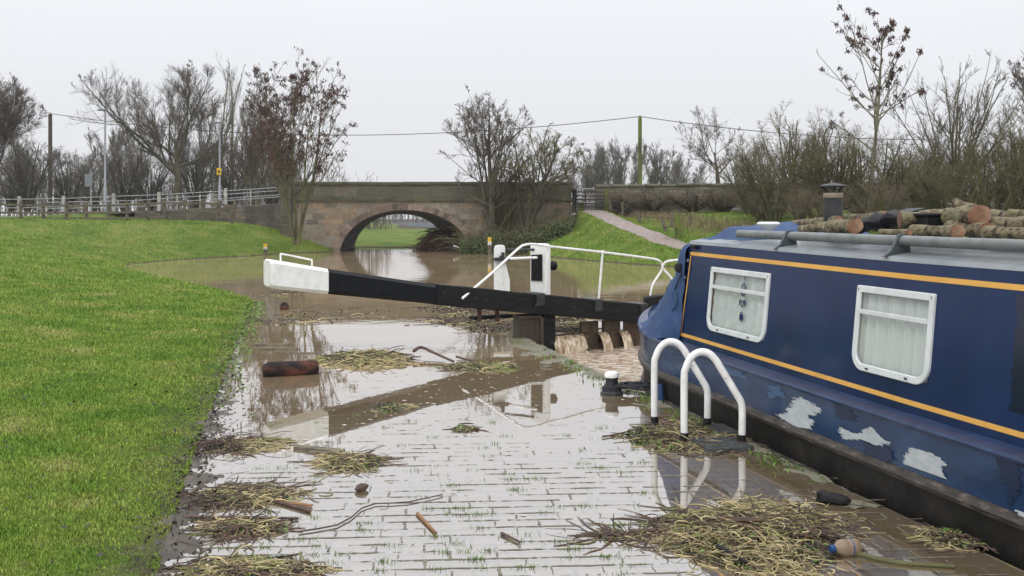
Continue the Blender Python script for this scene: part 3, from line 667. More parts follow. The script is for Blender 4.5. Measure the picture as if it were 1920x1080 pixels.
mb = MB(); pr([(996, 478), (1017, 477), (1017, 527), (996, 526)], D2 - .02, .03, mb); mb.lathe([(0, 0), (.025, 0), (.02, .025), (0, .03)], P(1006, 500, D2 - .02), 10, ax=(0, -1, 0)); mb.lathe([(0, 0), (.02, 0), (.016, .02), (0, .025)], P(1000, 468, D2 - .0), 10, ax=(0, -1, 0)); mb.build('gear_plate', M['blackpaint'], p2, bevel=.004)
mb = MB(); c = P(1037, 498, D2 + .1); mb.lathe([(0, -.06), (.06, -.05), (.075, 0), (.06, .05), (0, .07)], c, 14, ax=(1, 0, 0)); mb.build('gear_cover', M['blackpaint'], p2, smooth=True)
mb = MB(); mb.tube([P(948, 468, D1), P(1000, 468, D2 - .02)], .016, 8); mb.build('tie_rod', M['darkmetal'], p2)
mb = MB(); mb.tube([P(955, 485, D1 - .05), P(1007, 483, D2 - .05)], .02, 8); mb.build('spindle', M['whitepipe'], p2)
# far leaf
g2 = thing('lock_gate', GR, 'far lock gate leaf half hidden behind the boat, white curved rail on top', 'lock gate')
def g2p(t, off, z): return GM + RD * t + np.array([0, 0, z]) + (LU * .96 + LV * .28) * off
mb = MB(); mb.loft([[g2p(t, o, z + dz) for o, z in ((-.15, .28), (.15, .28), (.15, .47), (-.15, .47))] for t, dz in ((-.08, 0), (2.4, .3), (6.2, .7))]); mb.build('timber_beam', M['blacktimber'], g2, bevel=.015)
mb = MB(); mb.box(g2p(1.2, 0, -.2), (2.3, .12, .7), RD, LU); mb.build('board', M['board'], g2)
mb = MB(); q = GM[1] + .1
mb.tube(spline([P(1268, 548, q + .1), P(1262, 528, q), P(1256, 518, q), P(1243, 503, q), P(1244, 496, q), P(1252, 490, q), P(1275, 487, q + .1), P(1330, 480, q - .1)], 40), .018, 8); mb.build('handrail', M['whitepipe'], g2, smooth=True)
# falling water between the boards
for i, (a, b_, lb) in enumerate(((1032, 1090, 'widest brown waterfall pouring beside the heel post of the gate'), (1119, 1133, 'narrow waterfall between the first two gate boards'), (1160, 1172, 'thin trickle of water between the last two gate boards'))):
    p, q = gate_px(a, 620), gate_px(b_, 620); t0, t1 = np.dot(p - GB, GD), np.dot(q - GB, GD)
    rows = []
    for off, z in ((.25, .004), (.05, .0), (-.04, -.02), (-.10, -.08), (-.15, -.17), (-.18, -.29)):
        rows.append([gate(t, off - (.012 + .012 * math.sin(t * 40) + .012 * math.sin(t * 97)) * (z < -.01) * (1 + (-z) * 1.5), z) for t in np.linspace(t0 - .02, t1 + .02, 24 if i == 0 else 7)])
    mb = MB(); mb.loft(rows, False, False)
    tag(mb.build('waterfall', M['fall'], smooth=True, org=gate((t0 + t1) / 2)), lb, 'waterfall', 'water pouring over the lock gate')

# ------------------------------------------------------------------ narrowboat
CD = 4.74
boat = thing('narrowboat', L(4.5, CD, -.26), 'navy blue narrowboat with gold coach lines moored in the lock', 'boat')
def sheer(u): return .02 * smooth01(5, 8.7, u) + .10 * smooth01(8.5, 11.3, u)
U0, U1, TIP = -5.5, 8.8, 11.3
def hw(u, base, sharp=1.8):
    t = np.clip((u - U1) / (TIP - U1), 0, 1); return base * (1 - t ** sharp)
us = np.concatenate([np.linspace(U0, 8.4, 22), np.linspace(8.7, TIP, 26)])
def side_strip(prof, u_list, fn=None):
    # prof: list of (half width, z, shrink) drawn along both sides
    return [[[*(L(u, CD - s * max(hw(u, w_) - (cut * smooth01(U1, TIP, u)), 0.0), z + sheer(u) * sf))] for (w_, z, cut, sf) in prof] for u in u_list for s in (1,)]
def hull_mb(prof, mb):
    for s in (1, -1):
        mb.loft([[L(u, CD - s * max(float(hw(u, w_)) - cut * float(smooth01(U1, TIP, u)), .0), z + float(sheer(u)) * sf) for (w_, z, cut, sf) in prof] for u in us], False, False)
    return mb
mb = hull_mb([(.86, -.75, .3, 0), (1.0, -.35, .2, 0), (1.02, .0, .12, .3), (1.03, .18, .06, .7)], MB())
hull = mb.build('hull', M['hullblack'], boat, smooth=True)
mb = MB()
for z, r_, a, b_ in ((.205, .038, U0, TIP), (-.04, .03, 6.05, TIP)):
    for s in (1, -1):
        uu = us[(us >= a - .01)]
        if a > 0: uu = np.concatenate([[a], uu])
        mb.tube([L(u, CD - s * max(float(hw(u, 1.035)) - (.05 if z > 0 else .12) * float(smooth01(U1, TIP, u)), 0), z + float(sheer(u)) * .75) for u in uu], r_, 8)
mb.build('rubbing_strake', M['strake'], boat, smooth=True)
mb = hull_mb([(1.035, .235, .05, .8), (1.04, .38, .02, .9), (1.04, .50, 0, 1)], MB()); mb.build('hull_side', M['hullblue'], boat, smooth=True)
mb = hull_mb([(1.04, .495, 0, 1), (1.055, .50, 0, 1), (1.06, .515, 0, 1), (1.05, .53, 0, 1), (1.0, .535, 0, 1), (.90, .545, .0, 1)], MB()); mb.build('gunwale', M['gunwale'], boat, smooth=True)
mb = MB(); mb.loft([[L(u, CD - s * .98 * float(hw(u, 1.04)), .50 + float(sheer(u))) for s in (1, -1)] for u in us if u > 8.4], False, False); mb.build('fore_deck', M['gunwale'], boat)
def cabtop(u): return float(sheer(min(u, 8.8)))
CU1, CU1T = 8.73, 8.56
WINS = []
for corners in (((1336, 500), (1451, 513), (1431, 642), (1326, 620)), ((1612, 535), (1763, 551), (1737, 725), (1598, 690))):
    q = [cabin_px(*c) for c in corners]
    WINS.append(((q[0][0] + q[3][0]) / 2, (q[1][0] + q[2][0]) / 2, (q[2][1] + q[3][1]) / 2, (q[0][1] + q[1][1]) / 2))
def cabfront(z): return CU1 - (CU1 - CU1T) * (z - CZ0) / (CZ1 - CZ0)
def side_pt(s_, u, z):
    hwz = CD - (CD0 + (CD1 - CD0) * (z - CZ0) / (CZ1 - CZ0)); k_ = (z - CZ0) / (CZ1 - CZ0)
    return L(u, CD - s_ * hwz, z + cabtop(u) * k_)
mb = MB()
zs_ = [CZ0 - .03, .8, 1.1, 1.35, CZ1 - .02]
HOL = [(min(w_[0], w_[1]) + .022, max(w_[0], w_[1]) - .022, w_[2] + .022, w_[3] - .022) for w_ in WINS]
ug = sorted([U0, -2, 1, 3, 8.3] + [q for h_ in HOL for q in h_[:2]]); zg = sorted([CZ0 - .03, CZ1 - .02] + [q for h_ in HOL for q in h_[2:]])
for sd_ in (1, -1):
    for a, b_ in zip(ug[:-1], ug[1:]):
        for c_, d_ in zip(zg[:-1], zg[1:]):
            if any(h_[0] - 1e-6 <= a and b_ <= h_[1] + 1e-6 and h_[2] - 1e-6 <= c_ and d_ <= h_[3] + 1e-6 for h_ in HOL): continue
            mb.add([side_pt(sd_, a, c_), side_pt(sd_, b_, c_), side_pt(sd_, b_, d_), side_pt(sd_, a, d_)], [[[0, 1, 2, 3]]])
    mb.add([side_pt(sd_, 8.3, zg[0]), side_pt(sd_, cabfront(zg[0]), zg[0]), side_pt(sd_, cabfront(zg[-1]), zg[-1]), side_pt(sd_, 8.3, zg[-1])], [[[0, 1, 2, 3]]])
mb.add([L(CU1, CD - .92, CZ0 - .03), L(CU1, CD + .92, CZ0 - .03), L(CU1T, CD + .83, CZ1), L(CU1T, CD - .83, CZ1)], [[[0, 1, 2, 3]]])
mb.build('cabin', M['cabinblue'], boat, smooth=True)
def roofz(w_): return CZ1 + .075 * (1 - (w_ / .84) ** 2)
mb = MB(); ws = [.835] + list(np.linspace(.82, -.82, 13)) + [-.835]
mb.loft([[L(u, CD - w_, (CZ1 - .025 if abs(w_) > .83 else roofz(w_)) + cabtop(u)) for w_ in ws] for u in np.linspace(U0, CU1T + .02, 14)], False, False); mb.build('roof', M['roofgrey'], boat, smooth=True)
# coach lines
def strip(mb, pts, wd, o=.003):
    pts = [np.array(p, float) for p in pts]
    for (u0, z0), (u1, z1) in zip(pts[:-1], pts[1:]):
        d = np.array([u1 - u0, z1 - z0]); d /= np.linalg.norm(d); n = np.array([-d[1], d[0]]) * wd / 2
        ps = [(u0 - d[0] * wd / 2, z0 - d[1] * wd / 2), (u1 + d[0] * wd / 2, z1 + d[1] * wd / 2)]
        ring = [[cab(a + sn * n[0], b_ + sn * n[1] + cabtop(a), o + dz) for sn, dz in ((-1, 0), (1, 0), (1, -.004), (-1, -.004))] for a, b_ in ps]
        mb.loft(ring)
ub, zb_ = cabin_px(1277, 626); ut, zt_ = cabin_px(1296, 478)
uR, zR = cabin_px(1920, 817); uQ, zQ = cabin_px(1920, 540)
zb_ = zR; zt_ = zQ
mb = MB(); strip(mb, [(U0 + .4, zQ - .0), (5.2, zt_)], .032); strip(mb, [(5.232, zt_), (ut, zt_)], .032); strip(mb, [(U0 + .4, zR), (5.2, zb_)], .030); strip(mb, [(5.23, zb_), (ub, zb_)], .030)
du, dz_ = ut - ub, zt_ - zb_; strip(mb, [(ub + .0, zb_ + .032), (ut, zt_ - .032)], .020)
mb.build('coach_line', M['gold'], boat)
# windows
def wshape(u0, u1, z0, z1, r, rt, n=8):
    # outline: u decreases to the right in the picture
    pts = []
    for (cu, cz, a0, rr) in ((min(u0, u1) + r, z0 + r, 180, r), (max(u0, u1) - r, z0 + r, 270, r), (max(u0, u1) - rt, z1 - rt, 0, rt), (min(u0, u1) + rt, z1 - rt, 90, rt)):
        for k in range(n + 1):
            a = R(a0 + 90 * k / n); pts.append((cu + rr * math.cos(a), cz + rr * math.sin(a)))
    return pts
for wi, (u0, u1, z0, z1) in enumerate(WINS):
    fw = .045
    O = wshape(u0, u1, z0, z1, .12, .012); I = wshape(u0 - fw * np.sign(u0 - u1), u1 + fw * np.sign(u0 - u1), z0 + fw, z1 - fw, .075, .008)
    oc = lambda p, o: cab(p[0], p[1], o)
    mb = MB(); ring = [[oc(p, -.004) for p in O], [oc(p, .014) for p in O], [oc((p[0] * .9 + q[0] * .1, p[1] * .9 + q[1] * .1), .018) for p, q in zip(O, I)], [oc((p[0] * .1 + q[0] * .9, p[1] * .1 + q[1] * .9), .018) for p, q in zip(O, I)], [oc(p, .012) for p in I], [oc(p, .002) for p in I]]
    mb.loft(ring, True, False); win = mb.build('window', M['frame'], boat)
    ul, ur = max(u0, u1) - fw, min(u0, u1) + fw
    zt = z1 - fw - (z1 - z0 - 2 * fw) * .27
    mb = MB(); c = (cab(ul, zt, .009) + cab(ur, zt, .009)) / 2; mb.box(c, (abs(ul - ur), .02, .03), LU, LV); mb.build('transom', M['frame'], win, bevel=.003)
    mb = MB(); mb.add([oc(p, .006) for p in I], [[list(range(len(I)))[::-1]]]); mb.build('pane', M['glass'], win)
    # curtain hanging inside, wooden lining round the opening
    mb = MB(); cols = []
    nn = 140; sw_ = np.linspace(0, 1, nn)
    for k in range(nn):
        f = sw_[k]; uu = ul + .02 + (ur - ul - .04) * f
        wv = .010 * math.sin(f * 41 + wi * 2 + 2 * math.sin(f * 7)) + .006 * math.sin(f * 83 + 1)
        cols.append([cab(uu, z, -.028 + wv * (1.15 - .4 * (z - z0) / (z1 - z0)) + (.0 if wi else .004 * math.sin(z * 70 + f * 25) * math.sin(f * 50 + z * 20))) for z in np.linspace(z0 + .01, z1 - .01, 24)])
    mb.loft(cols, False, False); mb.build('curtain', M['curtain'], win, smooth=True)
    for uu, mm in ((ul + .022, 'brownwood'), (ur - .022, 'brownwood')):
        mb = MB(); mb.box(cab(uu, (z0 + z1) / 2, -.04), (.008, .07, z1 - z0 - .03), LU, LV); mb.build('lining', M[mm], win)
    for fu, fz in ((.2, .04), (.78, .04)):
        mb = MB(); mb.box(cab(ul + (ur - ul) * fu, z0 + .022, .019), (.022, .012, .01), LU, LV); mb.build('drain_slot', M['rubber'], win)
# dreamcatcher hanging in the first window
u0, u1, z0, z1 = WINS[0]; um = u0 + (u1 - u0) * .56; zz = z1 - .16
dc = thing('dreamcatcher', cab(um, zz), 'small blue dreamcatcher hanging against the lace curtain', 'ornament')
mb = MB()
def dring(c, ra, rb, th): MB().tube([cab(c[0] + ra * math.cos(a), c[1] + rb * math.sin(a), -.012) for a in np.linspace(0, 2 * math.pi, 22)], th, 5).build('hoop', M['dreamblue'], dc)
dring((um, zz), .034, .052, .005); dring((um, zz - .115), .02, .026, .004); dring((um, zz - .20), .015, .018, .003); mb.tube([cab(um, zz + .052, -.012), cab(um, zz + .11, -.012)], .002, 4).build('thread', M['dreamblue'], dc)
mb = MB()
for a in np.linspace(0, math.pi, 4)[:3]: mb.tube([cab(um + .03 * math.cos(a), zz + .045 * math.sin(a), -.012), cab(um - .03 * math.cos(a), zz - .045 * math.sin(a), -.012)], .0015, 4)
mb.build('web', M['dreamblue'], dc)
for k, (du_, l) in enumerate(((-.045, .06), (.045, .06), (-.02, .06), (.0, .07), (.02, .055), (-.035, .03), (.035, .03))):
    s_ = zz - (.08 if abs(du_) > .03 else .20); mb = MB(); mb.tube([cab(um + du_, s_, -.012), cab(um + du_, s_ - l * .5, -.012), cab(um + du_ * 1.1, s_ - l, -.012)], [.003, .008, .001], 5); mb.build('feather', M['dreamblue'], dc)
# primer and dark paint patches on the hull side
def hullpt(px, py, o=.002):
    D = CD - 1.04 - o; k = (px - 960) / F; y = D / (LV[0] * k + LV[1]); return np.array([k * y, y, zat(py, y)])
def patch(pts, mat, name, conv=None, slope=.36, st=1.3, jit=5):
    rs = np.random.default_rng(int(pts[0][0])); x0 = pts[0][0]; pl = [(x, y - slope * (x - x0)) for x, y in pts]; ys = np.arange(min(p[1] for p in pl), max(p[1] for p in pl), st); V = []; conv = conv or (lambda x, y: hullpt(x, y, .004)); run = 0
    for y in ys:
        xs_ = sorted(a[0] + (b_[0] - a[0]) * (y - a[1]) / (b_[1] - a[1]) for a, b_ in zip(pl, pl[1:] + pl[:1]) if (a[1] > y) != (b_[1] > y))
        for a, b_ in zip(xs_[::2], xs_[1::2]):
            if rs.uniform() < .35: run = rs.normal(0, jit)
            a2, b2 = a + rs.normal(0, jit * .4) + run * .6, b_ + rs.normal(0, jit * .4) + run
            if b2 - a2 < 2: continue
            V += [conv(x, yy + slope * (x - x0)) for x, yy in ((a2, y + st), (b2, y + st), (b2, y), (a2, y))]
    mb = MB(); mb.add(V, [np.arange(len(V)).reshape(-1, 4)]); return mb.build(name, mat, boat)
M['primerdark'] = mk('dark touch-up paint', [(.005, .014, .042), (.008, .020, .056)], 5, .3)
M['primerblue'] = mk('mid blue touch-up paint', [(.03, .075, .15), (.045, .10, .19)], 5, .35)
patch([(1462, 781), (1497, 741), (1541, 766), (1538, 772), (1514, 778), (1527, 806), (1498, 803)], M['primer'], 'paint_patch')
patch([(1576, 800), (1606, 814), (1632, 799), (1669, 832), (1652, 838), (1622, 826), (1580, 822)], M['primer'], 'paint_patch')
patch([(1700, 836), (1757, 852), (1768, 895), (1740, 886), (1690, 868)], M['primer'], 'paint_patch')
patch([(1905, 955), (1935, 965), (1935, 990), (1912, 985)], M['primer'], 'paint_patch')
patch([(1620, 830), (1672, 840), (1676, 862), (1650, 866), (1618, 850)], M['primerdark'], 'paint_patch')
patch([(1566, 757), (1606, 766), (1602, 790), (1568, 782)], M['primerdark'], 'paint_patch')
patch([(1436, 722), (1462, 724), (1462, 742), (1440, 746)], M['primerblue'], 'paint_patch')
patch([(1345, 672), (1396, 690), (1392, 708), (1350, 696)], M['primerblue'], 'paint_patch')
patch([(1868, 852), (1914, 868), (1910, 905), (1902, 950), (1894, 950), (1890, 905), (1876, 902)], M['primerdark'], 'paint_patch')
def cabpt(x, y):
    u_, z_ = cabin_px(x, y); return cab(u_, z_, .0015)
M['wetpaint'] = mk('darker glossy navy', [(.002, .006, .024), (.004, .010, .036)], 3, .12, spec=.5)
patch([(1908, 552), (1990, 566), (1996, 800), (1894, 770), (1902, 640)], M['wetpaint'], 'paint_patch', cabpt, slope=.2, jit=3)
# grab rail
def rail_pt(u, dz=0): return L(u, 4.03, 1.574 + dz)
mb = MB(); mb.tube([rail_pt(u) for u in np.linspace(U0 + 1, 7.83, 20)], .034, 12); mb.build('grab_rail', M['railgrey'], boat, smooth=True)
for px in (1483, 1694, 2150):
    k = (px - 960) / F; y = 4.03 / (LV[0] * k + LV[1]); u = float((LU[0] * k + LU[1]) * y)
    mb = MB(); o = L(u, 4.03, 1.574); mb.prism([(-.06, -.105), (.15, -.105), (.085, -.06), (.05, .0), (.03, .04), (-.02, .045), (-.045, .0)], o, -LV, (0, 0, 1), LU * .025); mb.build('rail_bracket', M['bracketgrey'], boat, bevel=.006)
# chimney
k = (1562 - 960) / F; y = 4.55 / (LV[0] * k + LV[1]); cu = float((LU[0] * k + LU[1]) * y); cc = L(cu, 4.55, 0)
zr = lambda py: float(zat(py, cc[1]))
mb = MB(); mb.lathe([(.075, 1.5), (.073, zr(372)), (.075, zr(372)), (.075, zr(362))], cc, 24); ch = mb.build('chimney', M['chimney'], boat, smooth=True)
mb = MB(); mb.lathe([(.0765, zr(371)), (.078, zr(369)), (.078, zr(363.5)), (.0765, zr(362))], cc, 24); mb.build('collar', M['brass'], ch, smooth=True)
mb = MB(); mb.lathe([(.115, zr(350)), (.117, zr(348.5)), (.06, zr(345)), (.0, zr(342.5))], cc, 24)
for a in (20, 140, 260):
    d = np.array([math.cos(R(a)), math.sin(R(a)), 0]); mb.tube([cc + d * .06 + (0, 0, zr(362)), cc + d * .06 + (0, 0, zr(357)), cc + d * .095 + (0, 0, zr(350))], .010, 6)
mb.build('cowl', M['chimney'], ch, smooth=True)
# white mushroom vent
k = (1441 - 960) / F; y = 4.25 / (LV[0] * k + LV[1]); vc = L(float((LU[0] * k + LU[1]) * y), 4.25, 0); vz = lambda py: float(zat(py, vc[1]))
mb = MB(); mb.lathe([(.04, 1.49), (.038, vz(434)), (.025, vz(433)), (.045, vz(431)), (.085, vz(424)), (.098, vz(420)), (.095, vz(417.5)), (.07, vz(416)), (0, vz(416))], vc, 24); mb.build('roof_vent', M['plasticwhite'], boat, smooth=True)
# canvas over the bow
mb = MB(); rows = []
ZS = np.array([(8.56, 1.475), (8.70, 1.465), (8.78, 1.42), (8.86, 1.19), (9.2, .985), (9.6, .765), (10.0, .60), (10.5, .59), (11.33, .60)])
ZR = np.array([(8.56, 1.55), (8.78, 1.50), (9.2, 1.24), (9.8, .97), (10.4, .80), (11.33, .64)])
for u in np.concatenate([[8.56, 8.64, 8.71, 8.76, 8.80, 8.84, 8.88], np.linspace(8.94, 11.33, 30)]):
    zs_u, zr_u = float(np.interp(u, ZS[:, 0], ZS[:, 1])), float(np.interp(u, ZR[:, 0], ZR[:, 1])); ease = float(smooth01(8.6, 8.95, u))
    hwu = float(hw(u, 1.05)); Db = CD - max(hwu + .015, .03) * ease - .93 * (1 - ease); Ds = CD - max(hwu - .20 * min(1, hwu), .02) * ease - .865 * (1 - ease); zb = .56 - .045 * ease + float(sheer(u)) + .010 * math.sin(u * 13)
    row = []
    for f in np.linspace(0, 1, 9):
        fold = .012 * math.sin(u * 15 - f * 5) * 1.7 * math.sin(f * 3.1) * ease + .012 * math.sin(u * 34 + f * 9) * (1 - f) * ease
        row.append(L(u, Db + (Ds - Db) * f + .035 * math.sin(f * 3.14) * ease + fold, zb + (zs_u - zb) * f))
    for f in (.25, .5, .75, 1.0): row.append(L(u, Ds + (CD - Ds) * f, zs_u + (zr_u - zs_u) * f))
    row += [L(u, 2 * CD - float(np.dot(r_, LV)), r_[2]) for r_ in row[-2::-1]]
    rows.append(row)
mb.loft(rows, False, False)
cv = mb.build('bow_cover', M['canvas'], boat, smooth=True)
sb = cv.modifiers.new('sub', 'SUBSURF'); sb.levels = sb.render_levels = 1
tex = bpy.data.textures.new('folds', 'CLOUDS'); tex.noise_scale = .17
dm = cv.modifiers.new('folds', 'DISPLACE'); dm.texture = tex; dm.strength = .055; dm.mid_level = .5
# cover rolled on the front of the roof
mb = MB(); rows = []
for u, hh in ((8.56, .0), (8.50, .06), (8.40, .10), (8.1, .105), (7.8, .06), (7.62, .0)):
    rows.append([L(u, CD - w_, roofz(w_) + cabtop(u) + hh * (1 if abs(w_) < .6 else .0) * (1 + .15 * math.sin(w_ * 9 + u * 4)) - .004) for w_ in np.linspace(.74, -.74, 15)])
mb.loft(rows, False, False); rc = mb.build('roof_cover', M['canvas'], boat, smooth=True)
sb = rc.modifiers.new('sub', 'SUBSURF'); sb.levels = sb.render_levels = 2
dm = rc.modifiers.new('folds', 'DISPLACE'); dm.texture = tex; dm.strength = .03; dm.mid_level = .5
# cords, studs and lamp at the cabin front
mb = MB(); mb.tube(spline([cab(8.60, 1.20, .04), cab(8.75, .98, .04), cab(8.78, .72, .05), cab(8.9, .55, .06)], 20), .007, 6); mb.build('cord', M['rope'], boat)
mb = MB(); mb.tube(spline([cab(8.68, 1.02, .045), cab(8.66, .9, .04), cab(8.74, .82, .045), cab(8.74, .7, .045)], 20), .006, 6); mb.build('cord', M['bluerope'], boat)
for zz in (1.29, 1.13, .86, .60):
    uu = CU1 - (CU1 - CU1T) * (zz - CZ0) / (CZ1 - CZ0) - .02
    mb = MB(); mb.lathe([(0, 0), (.016, 0), (.012, .012), (0, .014)], cab(uu, zz + .02), 10, ax=-LV); mb.build('stud', M['galv'], boat)
mb = MB(); mb.lathe([(0, -.05), (.035, -.035), (.045, 0), (.035, .035), (0, .05)], cab(8.66, 1.24, .045), 14); mb.build('navigation_lamp', M['rubber'], boat, smooth=True)
mb = MB(); mb.box(cab(8.42, 1.44, .02), (.06, .04, .04), LU, LV); mb.build('lamp_bracket', M['rubber'], boat, bevel=.006)
mb = MB(); mb.tube(spline([hullpt(1237, 720, .03), hullpt(1238, 735, .03), hullpt(1239, 752, .03)], 8), .035, 10); mb.build('fender', M['canvas'], boat, smooth=True)

# logs and clutter on the roof
def roof_px(px, D):
    k = (px - 960) / F; y = D / (LV[0] * k + LV[1]); return float((LU[0] * k + LU[1]) * y), y
def log(px0, py0, px1, py1, D0, D1, r, label, near=1):
    u0, y0 = roof_px(px0, D0); u1, y1 = roof_px(px1, D1)
    a = L(u0, D0); a[2] = zat(py0, y0); b_ = L(u1, D1); b_[2] = zat(py1, y1)
    rs = np.random.default_rng(int(px0 * 7 + py1)); n = 9; k = 16; ax = b_ - a; A, B = frame(ax); rings = []
    for i, f in enumerate(np.linspace(0, 1, n)):
        th = np.arange(k) * 2 * np.pi / k
        rr = r * (1 + .06 * np.sin(th * 2 + i * .3) + rs.uniform(-.02, .02, k) + .035 * np.sin(th * 5 + px0 + i * .5) + .06 * math.sin(f * 7 + px0))
        c = a + ax * f + A * .012 * math.sin(f * 5 + px0)
        rings.append(c + rr[:, None] * (np.cos(th)[:, None] * A + np.sin(th)[:, None] * B))
    t = thing('log', (a + b_) / 2 - np.array([0, 0, r]), label, 'log', 'firewood logs on the boat roof')
    mb = MB(); mb.loft(rings, True, False); mb.build('bark', M['bark_log'], t, smooth=True)
    for ring, s in ((rings[0], -1), (rings[-1], 1)):
        mb = MB(); c = ring.mean(0) + ax / np.linalg.norm(ax) * s * .004
        mb.add(np.vstack([c, ring * .985 + c * .015 + ax / np.linalg.norm(ax) * s * .002]), [[[0, 1 + i, 1 + (i + 1) % k] if s > 0 else [0, 1 + (i + 1) % k, 1 + i] for i in range(k)]])
        mb.build('sawn_end', M['logend'], t)
for args in [
    (1487, 420, 1530, 417, 4.75, 4.7, .037, 'pale thin log at the chimney end of the woodpile'),
    (1530, 416, 1574, 412, 4.62, 4.5, .036, 'short log with an orange end below the chimney'),
    (1500, 430, 1560, 426, 4.30, 4.26, .036, 'mossy green log lying just behind the grab rail'),
    (1558, 427, 1600, 424, 4.30, 4.14, .057, 'rounded log showing a red brown sawn face beside the black sack'),
    (1584, 413, 1654, 406, 4.75, 4.55, .043, 'long mossy log lying on top at the chimney side'),
    (1655, 436, 1708, 437, 4.2, 4.12, .026, 'thin forked branch beside the black sack'),
    (1686, 412, 1775, 407, 4.32, 4.62, .054, 'log with its dark end toward the black sack'),
    (1716, 434, 1794, 435, 4.22, 4.10, .044, 'mossy log in front of the black tub'),
    (1775, 405, 1792, 402, 4.85, 4.8, .04, 'pale split log behind the black tub'),
    (1782, 409, 1838, 404, 4.55, 4.36, .075, 'thickest log with a broad orange sawn face'),
    (1790, 382, 1822, 392, 4.6, 4.62, .04, 'short branch stub resting on the thickest log'),
    (1822, 436, 1960, 440, 4.36, 4.2, .045, 'long mossy log lying low along the rail'),
    (1868, 424, 1945, 421, 4.5, 4.36, .058, 'lichen spotted log cut by the edge of the picture'),
    (1900, 405, 1960, 404, 4.75, 4.7, .045, 'cream coloured log topmost at the edge of the picture'),
    (1800, 424, 1865, 422, 4.75, 4.7, .05, 'rough knotty log under the thickest log'),
    (1536, 424, 1590, 420, 4.5, 4.45, .04, 'grey log half hidden behind the rounded red brown log'),
    (1640, 424, 1700, 418, 4.75, 4.6, .042, 'pale log behind the black sack'),
    (1726, 402, 1790, 400, 4.95, 4.9, .036, 'light barked log at the back of the pile behind the solar panel'),
    (1860, 405, 1930, 410, 4.95, 4.8, .045, 'brown log at the back of the pile near the edge of the picture'),
    (1785, 428, 1850, 432, 4.4, 4.3, .05, 'dark cracked log wedged under the thickest log beside the rail'),
    (1880, 446, 1990, 452, 4.3, 4.2, .04, 'brown log lying lowest against the rail at the edge of the picture'),
    (1750, 414, 1785, 413, 4.85, 4.8, .045, 'pale log end behind the black tub beside the thickest log')]:
    log(*args)
sk = None
u, y = roof_px(1650, 4.4)
mb = MB(); c = L(u, 4.4); rows = []
for f in np.linspace(0, 1, 12):
    px = 1606 + (1690 - 1606) * f; uu, yy = roof_px(px, 4.4 + .05 * math.sin(f * 9)); zt = zat(424 - 14 * f + 3 * math.sin(f * 12), yy); th = np.arange(10) * 2 * np.pi / 10
    rr = .05 + .012 * math.sin(f * 17)
    if f in (0, 1): rr = .012
    p = L(uu, 4.4 + .03 * math.sin(f * 9), zt); rows.append([p + LV * rr * 1.5 * math.cos(a) + np.array([0, 0, rr * (1 + .25 * math.sin(3 * a + f * 20)) * math.sin(a)]) for a in th])
mb.loft(rows); tag(mb.build('sack', M['rubber'], smooth=True, org=rows[6][8]), 'crumpled black plastic sack between the logs', 'sack')
u, y = roof_px(1738, 4.5); tb = L(u, 4.5, float(zat(434, y)) - .02)
mb = MB(); mb.box(tb + (0, 0, .07), (.26, .2, .12), LU, LV); mb.box(tb + (0, 0, .137), (.29, .23, .022), LU, LV); tag(mb.build('tub', M['rubber'], bevel=.012, org=tb), 'black lidded plastic tub among the logs', 'tub')
u, y = roof_px(1705, 4.95); sp_ = L(u, 4.95, float(zat(395, y)))
so_ = thing('solar_panel', sp_ - (0, 0, .2), 'small dark solar panel tilted above the woodpile', 'solar panel')
mb = MB(); ta = np.array([0, 0, 1]) * .2 + LV * .98; ta /= np.linalg.norm(ta); mb.box(sp_, (.2, .16, .012), LU, ta, np.cross(LU, ta)); mb.build('panel', M['blackpaint'], so_, bevel=.003)
mb = MB(); mb.tube([sp_, sp_ - (0, 0, .2)], .012, 8); mb.build('stand', M['galv'], so_)

# ------------------------------------------------------------------ lockside fittings
HP = [(0, 830), (0, 712), (3, 690), (12, 671), (27, 660), (44, 661), (58, 673), (70, 692), (100, 742), (107, 756), (109, 775), (108, 836)]
def hoop(bl, br, label):
    a, b_ = G(*bl), G(*br); t = thing('ladder_hoop', (a + b_) / 2, label, 'handrail', 'white ladder hoops at the lock edge')
    dl = G(1283, 830)[1]
    path = []
    for x, y in HP:
        f = x / 108.; z = max(0, H - (y - YH) * (dl + (7.49 - dl) * f) / F); path.append(a + (b_ - a) * f + np.array([0, 0, z]))
    path[0][2] = -.03; path[-1][2] = -.03
    mb = MB(); mb.tube(spline(path, 60), .0275, 14); mb.build('pipe', M['whitepipe'], t, smooth=True)
    for p in (path[0], path[-1]):
        mb = MB(); mb.lathe([(.029, -.03), (.033, -.02), (.033, .082), (.029, .085)], (p[0], p[1], 0), 16); mb.build('foot_sleeve', M['rubber'], t, smooth=True)
hoop((1227, 800), (1326, 803), 'farther white ladder hoop with its foot in reed debris')
hoop((1283, 832), (1391, 836), 'nearer white ladder hoop beside the steel grating')
gr = G(1352, 838); gr[2] = .02
mb = MB()
for i in range(9): mb.box(L(np.dot(gr, LU) - .16 + i * .04, np.dot(gr, LV), .025), (.012, .36, .02), LU, LV)
for i in range(10): mb.box(L(np.dot(gr, LU), np.dot(gr, LV) - .17 + i * .038, .025), (.34, .008, .016), LU, LV)
mb.box(L(np.dot(gr, LU), np.dot(gr, LV), .008), (.34, .37, .012), LU, LV)
tag(mb.build('grating', M['grating'], org=gr), 'grey steel grating plate at the foot of the nearer hoop', 'grating')
gr = G(1352, 808)
mb = MB(); mb.box(gr + (0, 0, .015), (.3, .16, .02), LU, LV)
for i in range(7): mb.box(gr + LU * (-.12 + .04 * i) + (0, 0, .028), (.012, .15, .008), LU, LV)
tag(mb.build('tread_plate', M['grating'], org=gr), 'dark steel tread plate between the two ladder hoops', 'tread plate')
